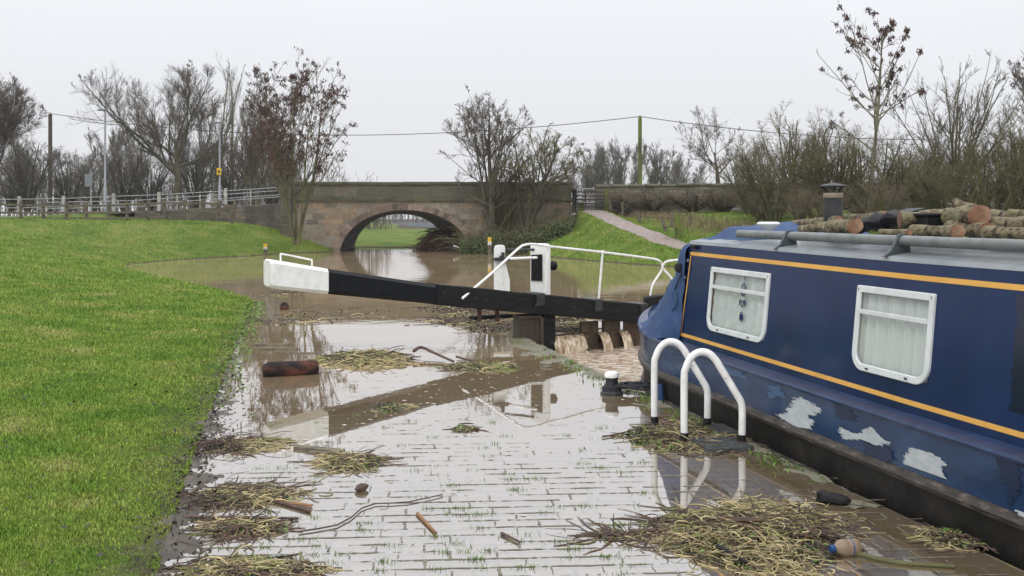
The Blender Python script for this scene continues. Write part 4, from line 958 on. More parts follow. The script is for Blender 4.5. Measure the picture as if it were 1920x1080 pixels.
bp = G(1147, 739)
bo = thing('bollard', bp, 'small black mooring bollard with a white cap', 'bollard')
mb = MB(); mb.lathe([(.11, -.02), (.11, .02), (.075, .04), (.062, .06), (.060, .15), (.066, .16)], bp, 24); mb.build('post', M['darkmetal'], bo, smooth=True)
mb = MB(); mb.lathe([(.055, .158), (.068, .166), (.070, .19), (.06, .21), (.03, .22), (0, .222)], bp, 24); mb.build('cap', M['white'], bo, smooth=True)
mb = MB(); pth = []
for i in range(150):
    a = i * .33; rr = .075 + .02 * math.sin(i * .21) if i < 70 else .14 + .05 * math.sin(i * .13)
    c = bp if i < 70 else bp + (.24, .02, 0)
    f = smooth01(62, 78, i); c = bp + np.array([.25 * f, .03 * f, 0]); rr = .082 * (1 - f) + (.14 + .06 * math.sin(i * .13)) * f
    pth.append(c + np.array([rr * math.cos(a) * (1 + .3 * f), rr * math.sin(a) * .8, .03 + .0007 * i * (1 - f) + f * (.03 + .035 * abs(math.sin(i * .37)))]))
mb.tube(pth, .013, 7); tag(mb.build('mooring_rope', M['rope'], smooth=True, org=bp), 'black mooring rope coiled round the bollard', 'rope')

def blades(name, x, y, z, h, wd, label, seed, mat='grass', lean=.5):
    rs = np.random.default_rng(seed); n = len(x); a = rs.uniform(0, 2 * np.pi, n); hh = h * rs.uniform(.45, 1.3, n); ww = wd * rs.uniform(.6, 1.3, n)
    p = np.stack([x, y, z], 1); dx = np.stack([np.cos(a), np.sin(a), np.zeros(n)], 1) * ww[:, None]
    b2 = rs.uniform(0, 2 * np.pi, n); ln_ = hh * lean * rs.uniform(.1, 1.5, n); tip = p + np.stack([np.cos(b2) * ln_, np.sin(b2) * ln_, hh], 1)
    mid = p * .45 + tip * .55 + np.stack([0 * hh, 0 * hh, hh * .14], 1)
    V = np.stack([p - dx, p + dx, mid + dx * .6, tip, mid - dx * .6], 1).reshape(-1, 3); i = np.arange(n) * 5
    mb = MB(); mb.add(V, [np.stack([i, i + 1, i + 2, i + 4], 1), np.stack([i + 4, i + 2, i + 3], 1)])
    return kind(tag(mb.build(name, M[mat]), label, 'grass'), 'stuff')
def scatter(n, d0, d1, s0, s1, seed, poly, mind=0.0, pw=1.0):
    rs = np.random.default_rng(seed); d = d0 * (d1 / d0) ** rs.uniform(0, 1, n) ** pw; s = rs.uniform(s0, s1, n); x = s * d; y = d
    ok = inpoly(x, y, poly); x, y = x[ok], y[ok]; return x, y
def clump(x, y): return .5 + .5 * np.sin(x * 3.3 + 1.7 * np.sin(y * 2.1)) * np.sin(y * 2.7 + 1.3 * np.sin(x * 1.9))
# ------------------------------------------------------------------ flood debris
def strands(mb, rs, c, a, b_, ang, h, n, ln, th, mat, curl=.5, flat=False):
    K = max(4, int(5 + 3 * a)); kc = rs.uniform(-.62, .62, (K, 2)); kc[0] = 0; kw = rs.uniform(.14, .38, K); wi = rs.choice(K, n, p=kw / kw.sum())
    x = kc[wi, 0] + rs.normal(0, 1, n) * kw[wi] * .75; y = kc[wi, 1] + rs.normal(0, 1, n) * kw[wi] * .75; r_ = np.minimum(1.4, np.hypot(x, y)); ca, sa = math.cos(ang), math.sin(ang)
    ox, oy = x * a, y * b_
    z = h * np.maximum(.06, 1 - (r_ / 1.15) ** 1.6) * rs.uniform(.1, 1, n) + .004
    p0 = np.stack([c[0] + ox * ca - oy * sa, c[1] + ox * sa + oy * ca, c[2] + z], 1)
    d = rs.uniform(0, 2 * np.pi, n); m = 7
    pts = [p0]; L_ = ln * rs.uniform(.3, 1.3, n); cu = rs.normal(0, curl, n); dzv = rs.normal(.04, .22 if h > .02 else .08, n)
    for i in range(m - 1):
        d = d + cu + rs.normal(0, .2, n); dzv = dzv - .12 + rs.normal(0, .08, n)
        q = pts[-1] + np.stack([np.cos(d), np.sin(d), dzv], 1) * (L_ / (m - 1))[:, None]
        q[:, 2] = np.maximum(q[:, 2], c[2] + .003); pts.append(q)
    Pn = np.stack(pts, 1); Rn = th * rs.uniform(.5, 1.3, n)[:, None] * np.array([.8, 1, 1, 1, 1, .9, .5])[None]
    mb.tubes(Pn, Rn, 4, mat)
def leaves(mb, rs, c, a, b_, ang, h, n, sz, mat):
    r_ = np.sqrt(rs.uniform(0, 1, n)); ph = rs.uniform(0, 2 * np.pi, n); ca, sa = math.cos(ang), math.sin(ang)
    ox, oy = r_ * np.cos(ph) * a, r_ * np.sin(ph) * b_
    p = np.stack([c[0] + ox * ca - oy * sa, c[1] + ox * sa + oy * ca, c[2] + .006 + h * (1 - r_ ** 2) * rs.uniform(.3, 1.05, n)], 1)
    t = rs.normal(0, 1, (n, 3)); t[:, 2] *= .4; t /= np.linalg.norm(t, axis=1)[:, None]
    nn = rs.normal(0, .5, (n, 3)); nn[:, 2] += 1; s_ = np.cross(nn, t); s_ /= np.linalg.norm(s_, axis=1)[:, None]
    L_ = (sz * rs.uniform(.5, 1.4, n))[:, None]
    V = np.stack([p - t * L_, p + s_ * L_ * .45, p + t * L_, p - s_ * L_ * .45], 1)
    mb.add(V.reshape(-1, 3), [np.arange(4 * n).reshape(n, 4)], mat)
PAL = [M['straw'], M['stickdark'], M['reedgreen'], M['leafgreen'], M['leafdark']]
def heap(x0, y0, x1, y1, label, h=.06, n=200, mix=(.5, .25, .15), ln=.22, ang=None, th=.0034, nl=60, name='debris_heap', seed=1, grp='heaps of reeds and twigs left by the flood'):
    # pixel box of the heap's footprint
    a, b_ = G((x0 + x1) / 2, y1), G((x0 + x1) / 2, y0 if y0 > 420 else 420); c = (a + b_) / 2
    wd = (x1 - x0) * c[1] / F / 2; dp = (b_[1] - a[1]) / 2
    rs = np.random.default_rng(seed); mb = MB(); an = 0.0 if ang is None else ang
    h = h * .55; n = int(n * .72)
    for mi_, f in enumerate(mix):
        strands(mb, rs, c, wd, dp, an, h, max(3, int(n * f * 2.1)), ln * (1.15 if mi_ == 1 else .75), th * (.95 if mi_ == 1 else .9), mi_, curl=.14 if mi_ == 1 else .5)
    leaves(mb, rs, c, wd * .85, dp * .85, an, h * .8, nl, .017, 3); leaves(mb, rs, c, wd * .85, dp * .85, an, h * .6, int(nl * 2.5), .02, 4)
    return tag(mb.build(name, PAL, org=c), label, 'debris', grp)
heap(600, 664, 790, 688, 'big mound of yellow reeds behind the charred log', .17, 1500, (.62, .16, .30), .28, seed=2, th=.006)
heap(822, 680, 992, 697, 'low green reed heap in the middle of the flooded lockside', .06, 480, (.4, .12, .5), .22, seed=3, nl=260)
heap(375, 822, 530, 848, 'twig heap by the lawn nearest the white beam end reflection', .07, 420, (.4, .4, .12), .26, seed=4)
heap(600, 852, 720, 884, 'reed tuft spreading from the floating plank', .07, 330, (.55, .25, .15), .22, seed=5)
heap(350, 912, 570, 955, 'brown twig heap at the lawn edge crossed by long sticks', .06, 420, (.4, .42, .12), .24, seed=6)
heap(375, 978, 550, 1004, 'curled brown reed heap under the lawn edge', .06, 340, (.5, .35, .1), .2, seed=7)
heap(330, 1042, 610, 1096, 'yellow reed heap in the bottom corner by the lawn', .06, 520, (.55, .25, .15), .2, seed=8)
heap(1225, 950, 1600, 1085, 'largest debris heap of reeds and twigs near the bottle', .15, 2600, (.60, .24, .12), .24, seed=9, nl=380)
heap(1150, 792, 1400, 852, 'matted reeds and twigs round the feet of the ladder hoops', .05, 1100, (.45, .38, .15), .24, seed=10, nl=300)
heap(1725, 990, 1870, 1030, 'thin line of twigs against the boat hull', .035, 160, (.35, .4, .25), .2, seed=11)
heap(690, 755, 770, 775, 'small green tangle lying under the beam reflection', .03, 90, (.4, .3, .3), .2, seed=12)
heap(1100, 1000, 1240, 1012, 'dark stick tangle left of the largest heap', .02, 40, (.2, .7, .1), .3, seed=13, nl=5)
heap(840, 797, 905, 812, 'tiny twig tangle in the middle of the paving', .02, 40, (.4, .3, .3), .15, seed=14, nl=20)
heap(1100, 655, 1108, 660, 'scrap of moss on the lock coping', .02, 5, (.3, .3, .4), .05, seed=15, nl=30)
# debris raft upstream of the gate
def raft(name, pts, n, label, seed, z=.0):
    rs = np.random.default_rng(seed); mb = MB()
    for (x0, y0, x1, y1) in pts:
        a, b_ = G((x0 + x1) / 2, y1), G((x0 + x1) / 2, y0); c = (a + b_) / 2; wd = (x1 - x0) * c[1] / F / 2; dp = (b_[1] - a[1]) / 2
        for mi_, f in enumerate((.14, .8, .08)): strands(mb, rs, c, wd, dp, 0, .03, int(n * f), .45, .0055, mi_, curl=.2)
        leaves(mb, rs, c, wd, dp, 0, .02, n * 2, .03, 4); leaves(mb, rs, c, wd, dp, 0, .02, n // 2, .025, 0); leaves(mb, rs, c, wd, dp, 0, .02, n // 3, .025, 3)
    return kind(tag(mb.build(name, PAL), label, 'debris'), 'stuff')
raft('floating_debris', [(770, 572, 960, 588), (800, 590, 960, 612), (870, 600, 965, 625), (1030, 590, 1095, 612), (1040, 606, 1090, 626), (1095, 588, 1200, 600)], 130, 'scum of twigs and leaves floating against the lock gate', 21)
raft('floating_weed', [(470, 578, 760, 600), (480, 590, 640, 612), (500, 545, 560, 556)], 26, 'thin scatter of leaves and silt floating under the balance beam', 22)
# churned mud between lawn and setts
ep = np.array([p for p in LEFT if 1 < p[1] < 14]); el = np.concatenate([[0], np.cumsum(np.hypot(*np.diff(ep, axis=0).T))]); mb = MB(); rows = []
for q in np.linspace(0, el[-1], 340):
    px_, py_ = np.interp(q, el, ep[:, 0]), np.interp(q, el, ep[:, 1]); row = []
    for o_ in np.linspace(-.25, .55, 34):
        x_, y_ = px_ + o_, py_ + .1 * o_; hh = .035 * (.36 - 2.6 * max(o_, 0) - .1 * max(-o_, 0)) + .014 * float(hn(x_ * 1.3, y_ * 1.3)) + .006 * math.sin(x_ * 61) * math.sin(y_ * 53)
        row.append((x_, y_, float(np.clip(hh - .006 * (q / el[-1]) * 2, -.03, .04))))
    rows.append(row)
mb.loft(rows, False, False); kind(tag(mb.build('mud', M['mud'], smooth=True), 'dark churned mud between the lawn and the flooded setts', 'mud'), 'stuff')
# moss and weed along the lock edge
mb = MB(); rows = []
for uu in np.linspace(5.2, 13.45, 420):
    row = []
    for dd_ in np.linspace(EDGE - .50, EDGE - .005, 40):
        c = L(uu, dd_, 0); e_ = (dd_ - (EDGE - .50)) / .5; q = .5 * hn(c[0], c[1]) + 1.1 * e_ - 1.15 + .55 * smooth01(8.0, 12.5, uu)
        c[2] = float(np.clip(.022 * q + (.004 if q > 0 else 0), -.02, .032)); row.append(c)
    rows.append(row)
mb.loft(rows, False, False)
kind(tag(mb.build('moss', M['silt'], smooth=True), 'mossy silt crust along the edge of the lock chamber', 'moss'), 'stuff')
rs = np.random.default_rng(62); n = 1500; f = rs.uniform(0, 1, n); c = np.stack([L(13.4 - a * 7.6, EDGE - abs(b_) - .01, 0) for a, b_ in zip(f, rs.normal(0, .13, n))]); cl_ = clump(c[:, 0] * 3, c[:, 1] * 3) > .45; c = c[cl_]
blades('weeds', c[:, 0], c[:, 1], np.zeros(len(c)), np.full(len(c), .03), .007, 'green weeds on the mossy lock edge', 63, 'leafgreen', 1.4)
# single sticks and boards
def stick(pts, r, label, mat='stickdark', name='stick', z=.01, k=6, grp='loose sticks on the flooded paving'):
    p = [G(x, y) + np.array([0, 0, z if len(q) == 0 else q[0]]) for x, y, *q in pts]; p = spline(p, 10) if len(p) > 2 else np.array(p)
    mb = MB(); mb.tube(p, np.linspace(r, r * .7, len(p)), k); return tag(mb.build(name, M[mat], smooth=True, org=p.mean(0)), label, 'stick', grp)
stick([(776, 672, .09), (790, 668, .11), (815, 673, .07), (850, 681, .02)], .022, 'thick bent branch leaving the yellow reed mound', name='branch')
stick([(856, 675, .04), (880, 680, .03), (935, 688, .02)], .014, 'dark branch pointing at the low green reed heap', name='branch')
stick([(783, 966), (818, 1003)], .011, 'orange peeled stick lying alone on the paving', 'brownwood')
stick([(430, 925), (505, 940), (582, 962)], .014, 'longest brown stick at the lawn edge')
stick([(345, 972), (450, 973), (560, 975)], .010, 'straight dark stick across the curled reed heap')
stick([(520, 940), (545, 946), (585, 951)], .012, 'tan stick beside the longest brown stick', 'brownwood')
stick([(410, 1082), (450, 1068), (490, 1058)], .016, 'purple brown stick in the bottom corner heap')
stick([(560, 1000), (640, 985), (690, 950), (760, 945), (830, 930)], .005, 'long thin twig curving across the paving')
stick([(940, 1003), (975, 1020)], .009, 'short dark stick below the middle of the paving')
stick([(1180, 999), (1270, 997)], .012, 'straight dark stick poking out of the largest heap')
stick([(1410, 968), (1480, 985), (1560, 1015), (1620, 1035)], .009, 'long twig crossing the largest heap toward the bottle')
stick([(1600, 1040), (1680, 1058), (1790, 1066)], .014, 'mossy green branch beyond the bottle', 'barkgreen')
stick([(1130, 822), (1250, 800), (1330, 835)], .006, 'thin twig between the ladder hoops')
stick([(1380, 1010), (1430, 1010)], .016, 'red brown bark strip on the largest heap', z=.1)
stick([(1345, 1042, .05), (1400, 1070, .04)], .013, 'blue black hose end in the largest heap', 'rubber')
def plank(px, py, l, wd, h, ang, label, mat='woodpost', z=.0):
    c = G(px, py) + np.array([0, 0, z + h / 2 - .008]); X = np.array([math.cos(ang), math.sin(ang), 0]); Y = np.array([-X[1], X[0], 0])
    mb = MB(); mb.box(c, (l, wd, h), X, Y); return tag(mb.build('plank', M[mat], bevel=.004, org=c), label, 'plank', 'floating planks')
plank(506, 648, .48, .08, .03, .05, 'highest of the three floating slats by the lawn'); plank(525, 656, .46, .07, .03, .06, 'middle floating slat of three by the lawn'); plank(558, 663, .42, .06, .02, .12, 'lowest and darkest of the three floating slats')
plank(598, 845, .40, .07, .03, -.35, 'grey plank floating between two twig heaps'); plank(640, 852, .5, .04, .02, -.2, 'thin brown batten beside the grey plank'); plank(1024, 689, .12, .09, .03, 2.2, 'small grey board near the bollard')
# charred log
a, b_ = G(492, 706), G(596, 700); rs = np.random.default_rng(5); rings = []
ax = b_ - a; A = np.array([0, 0, 1.]); B = np.cross(ax / np.linalg.norm(ax), A)
for f, s in ((0, .55), (.03, .8), (.10, 1), (.3, 1.02), (.6, 1), (.85, .96), (.97, .9), (1, .75)):
    th = np.arange(18) * 2 * np.pi / 18; rr = .088 * s * (1 + rs.uniform(-.04, .04, 18)); rings.append(a + ax * f + np.array([0, 0, .062]) + rr[:, None] * (np.cos(th)[:, None] * A + np.sin(th)[:, None] * B))
mb = MB(); mb.loft(rings); tag(mb.build('charred_log', M['char'], smooth=True, org=(a + b_) / 2), 'burnt black and red log floating by the lawn', 'log')
# bottle, shoe
c = G(1585, 1040); bt = thing('bottle', c, 'muddy plastic bottle with a blue cap lying beside the largest heap', 'bottle')
X = np.array([-.97, -.22, 0]); mb = MB(); cc_ = c + np.array([0, 0, .035]) - X * .0
mb.lathe([(0, -.075), (.036, -.073), (.044, -.06), (.045, -.02), (.042, -.01), (.045, 0), (.044, .02), (.036, .042), (.02, .055), (.016, .066)], cc_, 20, ax=X); mb.build('body', M['bottle'], bt, smooth=True)
mb = MB(); mb.lathe([(.019, .06), (.02, .063), (.02, .083), (.017, .086), (0, .086)], cc_, 16, ax=X); mb.build('cap', M['bluecap'], bt, smooth=True)
mb = MB(); mb.tube([cc_ + X * -.032, cc_ + X * -.022], .0454, 16, False); mb.build('label_band', M['primerblue'], bt, smooth=True)
c = G(1562, 944); mb = MB(); rows = []
for f, w_, h_ in ((0, .012, .03), (.05, .03, .06), (.2, .038, .074), (.4, .036, .064), (.65, .042, .06), (.85, .042, .054), (.96, .03, .045), (1, .010, .025)):
    o = c + np.array([-.09 + .18 * f, .02 - .04 * f, 0]); rows.append([o + np.array([.012 * math.sin(3 * t), w_ * math.cos(t), max(-.005, h_ * .5 + h_ * .55 * math.sin(t))]) for t in np.arange(12) * 2 * np.pi / 12])
mb.loft(rows); tag(mb.build('shoe', M['rubber'], smooth=True, org=c), 'soggy black shoe lying near the boat hull', 'shoe')
c = G(678, 920); mb = MB(); mb.lathe([(.002, -.05), (.022, -.03), (.028, 0), (.02, .03), (.004, .05)], c + (0, 0, .02), 12, ax=(.8, .6, .1)); tag(mb.build('seed_pod', M['stickdark'], smooth=True, org=c), 'brown husk with a twig alone on the paving', 'husk')
c = G(533, 580); mb = MB(); mb.lathe([(.01, -.1), (.07, -.06), (.09, 0), (.06, .07), (.01, .1)], c + (0, 0, .04), 12); tag(mb.build('wood_stump', M['char'], smooth=True, org=c), 'dark rounded wood lump at the lawn tip', 'stump')
# silt and moss in the joints of the setts
def joints():
    rs = np.random.default_rng(31); mb = MB(); ca, sa = math.cos(R(3.6)), math.sin(R(3.6)); V = []; Fc = []; base = 0
    for row in range(14, 84):
        yr = row * .126
        n = int(5.6 / .02); xr = np.linspace(-2.9, 2.7, n)
        ph = rs.uniform(0, 99); prs = .5 * np.sin(xr * 3.1 + ph) + .4 * np.sin(xr * 7.7 + ph * 2) + .35 * np.sin(xr * 17 + ph * 3) + rs.normal(0, .35, n)
        fade = .68 - 1.0 * smooth01(5.6, 8.8, np.full(n, yr)) - .3 * smooth01(.6, 2.4, xr)
        on = prs + fade > 0.05
        wv = .0014 + .0055 * np.clip(prs + fade, 0, 1.1) ** 2 + .003 * rs.uniform(-1, 1, n)
        for i in range(n - 1):
            if not (on[i] and on[i + 1]): continue
            pts = []
            for xx, ww, sg in ((xr[i], wv[i], -1), (xr[i + 1], wv[i + 1], -1), (xr[i + 1], wv[i + 1], 1), (xr[i], wv[i], 1)):
                yy = yr + sg * max(ww, .0012) + .0022 * math.sin(xx * 23 + row) + .0015 * math.sin(xx * 61); pts.append((xx * ca - yy * sa, xx * sa + yy * ca, .002))
            V += pts; Fc.append([base, base + 1, base + 2, base + 3]); base += 4
    # thinner traces of silt along the cross joints
    for row in range(26, 68):
        for col in range(-12, 12):
            xx = (col + .5 * (row % 2)) * .25; yy = row * .126 + .063
            if rs.uniform() < .25 + .75 * smooth01(4.6, 8.2, yy): continue
            n = 7; tt = np.linspace(-.058, .058, n) * rs.uniform(.5, 1.0); ww = rs.uniform(.0015, .0075) * (1 + .6 * rs.uniform(-1, 1, n)); cx = xx + rs.normal(0, .006) + np.cumsum(rs.normal(0, .0016, n))
            for q in range(n - 1):
                for a_, b2_, sg in ((cx[q], tt[q], -ww[q]), (cx[q], tt[q], ww[q]), (cx[q + 1], tt[q + 1], ww[q + 1]), (cx[q + 1], tt[q + 1], -ww[q + 1])):
                    px_, py_ = a_ + sg, yy + b2_; V.append((px_ * ca - py_ * sa, px_ * sa + py_ * ca, .0025))
                Fc.append([base + 3, base + 2, base + 1, base][::-1]); base += 4
    V = np.array(V); Fc = np.array(Fc); mb.add(V, [Fc]); return kind(tag(mb.build('joint_silt', M['silt']), 'lines of silt and moss showing between the flooded setts', 'silt'), 'stuff')
joints()
# ------------------------------------------------------------------ grass
x, y = scatter(660000, 2.6, 22, -.72, -.05, 41, LEFTP); dd = dist(x, y, LEFT); hgt = (.008 + .010 * clump(x, y) + .010 * clump(x * 3.1, y * 2.7) + .0014 * y) * np.clip(.45 + dd * 1.2, .5, 1)
blades('grass', x, y, tz(x, y) - .006, hgt, .0015 + .00045 * y, 'short green lawn sloping up from the flooded lockside', 42)
x, y = scatter(170000, 20, 47, -.6, -.15, 43, LEFTP); blades('grass', x, y, tz(x, y) - .01, .045 + .04 * clump(x, y), .011, 'lawn and bank below the wooden fence', 44)
x, y = scatter(170000, 28, 47, -.05, .4, 45, RIGHTP)
dp_ = dist(x, y, [tuple(p[:2]) for p in pp]); k_ = dp_ > .52; x, y = x[k_], y[k_]
blades('grass', x, y, tz(x, y) - .01, .05 + .05 * clump(x, y), .011, 'bright green bank beside the gravel path', 46)
# rough dry grass right of the path
rs = np.random.default_rng(47); n = 3800; f = rs.uniform(0, 1, n); ip = (f * 38).astype(int); base = pp[ip]; off = rs.normal(0, .5, n)
x = base[:, 0] + 1.9 + off + rs.uniform(-.2, 1.5, n) * f; y = base[:, 1] + 1.2 + rs.normal(0, .5, n); blades('dry_grass', x, y, tz(x, y), .16 + .18 * clump(x, y), .012, 'tufts of tall dry grass along the right side of the path', 48, 'drygrass', .6)
# fallen leaves on the lawn, foam flecks on the flood
x, y = scatter(700, 3.4, 20, -.6, -.05, 71, LEFTP); rs = np.random.default_rng(72); n = len(x); p = np.stack([x, y, tz(x, y) + .012 + .0012 * y], 1); t = rs.normal(0, 1, (n, 3)); t[:, 2] *= .3; t /= np.linalg.norm(t, axis=1)[:, None]; s_ = np.cross(t, (0, 0, 1.) + rs.normal(0, .3, (n, 3))); s_ /= np.linalg.norm(s_, axis=1)[:, None]; q = (.016 * rs.uniform(.5, 1.5, n))[:, None]
mb = MB(); mb.add(np.stack([p - t * q, p + s_ * q * .6, p + t * q, p - s_ * q * .6], 1).reshape(-1, 3), [np.arange(4 * n).reshape(n, 4)]); kind(tag(mb.build('fallen_leaves', M['leafdark']), 'dark fallen leaves scattered over the lawn', 'leaves'), 'stuff')
rs = np.random.default_rng(73); V = []; n = 330
for k in range(n):
    g_ = G(*((rs.uniform(640, 1010), rs.uniform(700, 800)) if k < 170 else (rs.uniform(480, 760), rs.uniform(576, 610)) if k < 260 else (rs.uniform(450, 1200), rs.uniform(620, 1000)))); r0 = rs.uniform(.006, .022); el_ = rs.uniform(.4, 1)
    V += [(g_[0] + r0 * math.cos(a), g_[1] + r0 * el_ * math.sin(a), .003) for a in np.arange(6) * math.pi / 3 + rs.uniform(0, 1)]
mb = MB(); mb.add(V, [np.arange(6 * n).reshape(n, 6)]); kind(tag(mb.build('foam', M['foamfleck']), 'small pale foam flecks drifting on the flood water', 'foam'), 'stuff')
# small weeds sprouting through the water on the paving
rs = np.random.default_rng(51); xs_, ys_ = [], []
for k in range(170):
    px_, py_ = rs.uniform(330, 1220), 770 + 310 * rs.uniform() ** .8; g_ = G(px_, py_); row = round(g_[1] / .126) * .126; m_ = rs.integers(5, 26)
    xs_.append(g_[0] + rs.normal(0, .03, m_)); ys_.append(row + .063 * g_[0] + rs.normal(0, .008, m_))
x, y = np.concatenate(xs_), np.concatenate(ys_); blades('weeds', x, y, np.full(len(x), -.003), np.full(len(x), .022), .0022, 'tiny green weeds sprouting through the flooded joints', 52, 'leafgreen', 1.2)
rs = np.random.default_rng(53); ln_ = [p for p in LEFT if 3 < p[1] < 21]; xs_, ys_ = [], []
for (x1, y1), (x2, y2) in zip(ln_[:-1], ln_[1:]):
    m_ = int(190 * math.hypot(x2 - x1, y2 - y1) / (1 + .12 * y1)); f = rs.uniform(0, 1, m_); xs_.append(x1 + (x2 - x1) * f + rs.normal(.06, .10, m_)); ys_.append(y1 + (y2 - y1) * f)
x, y = np.concatenate(xs_), np.concatenate(ys_)
mb = MB(); n = len(x); rs = np.random.default_rng(54); t = rs.normal(0, 1, (n, 3)); t[:, 2] = np.abs(t[:, 2]) * .5; t /= np.linalg.norm(t, axis=1)[:, None]; s_ = np.cross(t, rs.normal(0, 1, (n, 3))); s_ /= np.linalg.norm(s_, axis=1)[:, None]
p = np.stack([x, y, np.maximum(tz(x, y), 0) + rs.uniform(.0, .04, n)], 1); sz = (.007 + .0010 * y + .012 * rs.uniform(0, 1, n) ** 3)[:, None]
mb.add(np.stack([p - t * sz, p + s_ * sz * .5, p + t * sz, p - s_ * sz * .5], 1).reshape(-1, 3), [np.arange(4 * n).reshape(n, 4)[:n // 2]], 0); mb.f.append((np.arange(4 * n).reshape(n, 4)[n // 2:], 1))
kind(tag(mb.build('edge_litter', [M['leafdark'], M['leafgreen']]), 'dark leaf litter and weeds along the lawn edge', 'litter'), 'stuff')

# ------------------------------------------------------------------ trees
def grow(rs, stems, levels, env=None):
    """stems: (P[B,n,3], R[B,n]); each level adds children along the previous level. Returns one (P,R) per level."""
    outl = [stems]; Pp, Rp = stems
    for lv in levels:
        B, n = Pp.shape[:2]; m = lv['m']; t = rs.uniform(lv.get('t0', .25), 1.0, (B, m)); t = np.sort(t, 1)
        fi = t * (n - 1); i0 = np.minimum(fi.astype(int), n - 2); fr = (fi - i0)[..., None]; bi = np.arange(B)[:, None]
        p0 = Pp[bi, i0] * (1 - fr) + Pp[bi, i0 + 1] * fr; r0 = Rp[bi, i0] * (1 - fr[..., 0]) + Rp[bi, i0 + 1] * fr[..., 0]
        tg = Pp[bi, i0 + 1] - Pp[bi, i0]; tg /= np.linalg.norm(tg, axis=2)[..., None] + 1e-9
        plen = np.linalg.norm(np.diff(Pp, axis=1), axis=2).sum(1)[:, None]
        az = rs.uniform(0, 2 * np.pi, (B, m)) + np.arange(m)[None] * 2.4
        ref = np.where(np.abs(tg[..., 2:3]) < .85, np.array([0, 0, 1.]), np.array([1., 0, 0])); a = np.cross(tg, ref); a /= np.linalg.norm(a, axis=2)[..., None]; b_ = np.cross(a, tg)
        an = R(lv['ang']) * rs.uniform(.6, 1.35, (B, m)); d = np.cos(an)[..., None] * tg + np.sin(an)[..., None] * (np.cos(az)[..., None] * a + np.sin(az)[..., None] * b_)
        d[..., 2] += lv.get('lift', .15); d /= np.linalg.norm(d, axis=2)[..., None]
        Ln = plen * lv['len'] * rs.uniform(.6, 1.25, (B, m)) * (1 - lv.get('taper', .45) * t)
        p0 = p0.reshape(-1, 3); d = d.reshape(-1, 3); Ln = Ln.ravel(); r0 = r0.ravel()
        if env is not None:
            c, rad = env; q = (p0 - c) / rad; dd_ = d / rad; A_ = (dd_ ** 2).sum(1); B_ = (q * dd_).sum(1); C_ = (q ** 2).sum(1) - 1
            disc = np.maximum(B_ ** 2 - A_ * C_, 0); lim = np.maximum((-B_ + np.sqrt(disc)) / A_, 0)
            lim = np.where(C_ > 0, .25, lim); Ln = np.minimum(Ln, np.maximum(lim * rs.uniform(.85, 1.12, len(Ln)), lv.get('min', .12)))
        k = lv.get('n', 4); pts = [p0]
        for s in range(k - 1):
            d = d + rs.normal(0, lv.get('wob', .16), d.shape); d[:, 2] += lv.get('up', .08); d /= np.linalg.norm(d, axis=1)[:, None]; pts.append(pts[-1] + d * (Ln / (k - 1))[:, None])
        Pp = np.stack(pts, 1); rb = np.maximum(np.minimum(r0 * lv.get('rr', .6), lv.get('rmax', 9)), lv.get('rmin', .004)); Rp = rb[:, None] * np.linspace(1, lv.get('tip', .35), k)[None]
        outl.append((Pp, Rp))
    return outl
def stems(rs, base, n, spread, h, r, lean=(0, 0), npt=8, wobv=.05, hvar=.25):
    if n == 1 and h > 6: wobv = .03
    Ps, Rs = [], []
    for i in range(n):
        a = rs.uniform(0, 2 * np.pi); tilt = spread * rs.uniform(.4, 1.2) if n > 1 else 0; hh = h * (1 - hvar * rs.uniform(0, 1) * (n > 1))
        p = np.array(base, float) + np.array([math.cos(a), math.sin(a), 0]) * .12 * (n > 1) * r * 8; d = np.array([math.cos(a) * tilt + lean[0], math.sin(a) * tilt + lean[1], 1.0]); d /= np.linalg.norm(d); pts = [p]
        for k in range(npt - 1):
            d = d + rs.normal(0, wobv, 3); d[2] = max(d[2], .3); d /= np.linalg.norm(d); pts.append(pts[-1] + d * hh / (npt - 1))
        Ps.append(pts); Rs.append(r * (1 if i == 0 else rs.uniform(.5, .95)) * np.concatenate([[1.35], np.linspace(1, .22, npt - 1)]))
    return np.array(Ps), np.array(Rs)
def keyclusters(mb, rs, pts, sz, per, mat=0):
    n = len(pts) * per; p = np.repeat(pts, per, 0) + rs.normal(0, sz * .8, (n, 3)) - np.array([0, 0, sz * .6]); t = rs.normal(0, .5, (n, 3)); t[:, 2] -= 1; t /= np.linalg.norm(t, axis=1)[:, None]
    s_ = np.cross(t, rs.normal(0, 1, (n, 3))); s_ /= np.linalg.norm(s_, axis=1)[:, None]; q = (sz * rs.uniform(.6, 1.2, n))[:, None]
    mb.add(np.stack([p - t * q, p + s_ * q * .35, p + t * q, p - s_ * q * .35], 1).reshape(-1, 3), [np.arange(4 * n).reshape(n, 4)], mat)
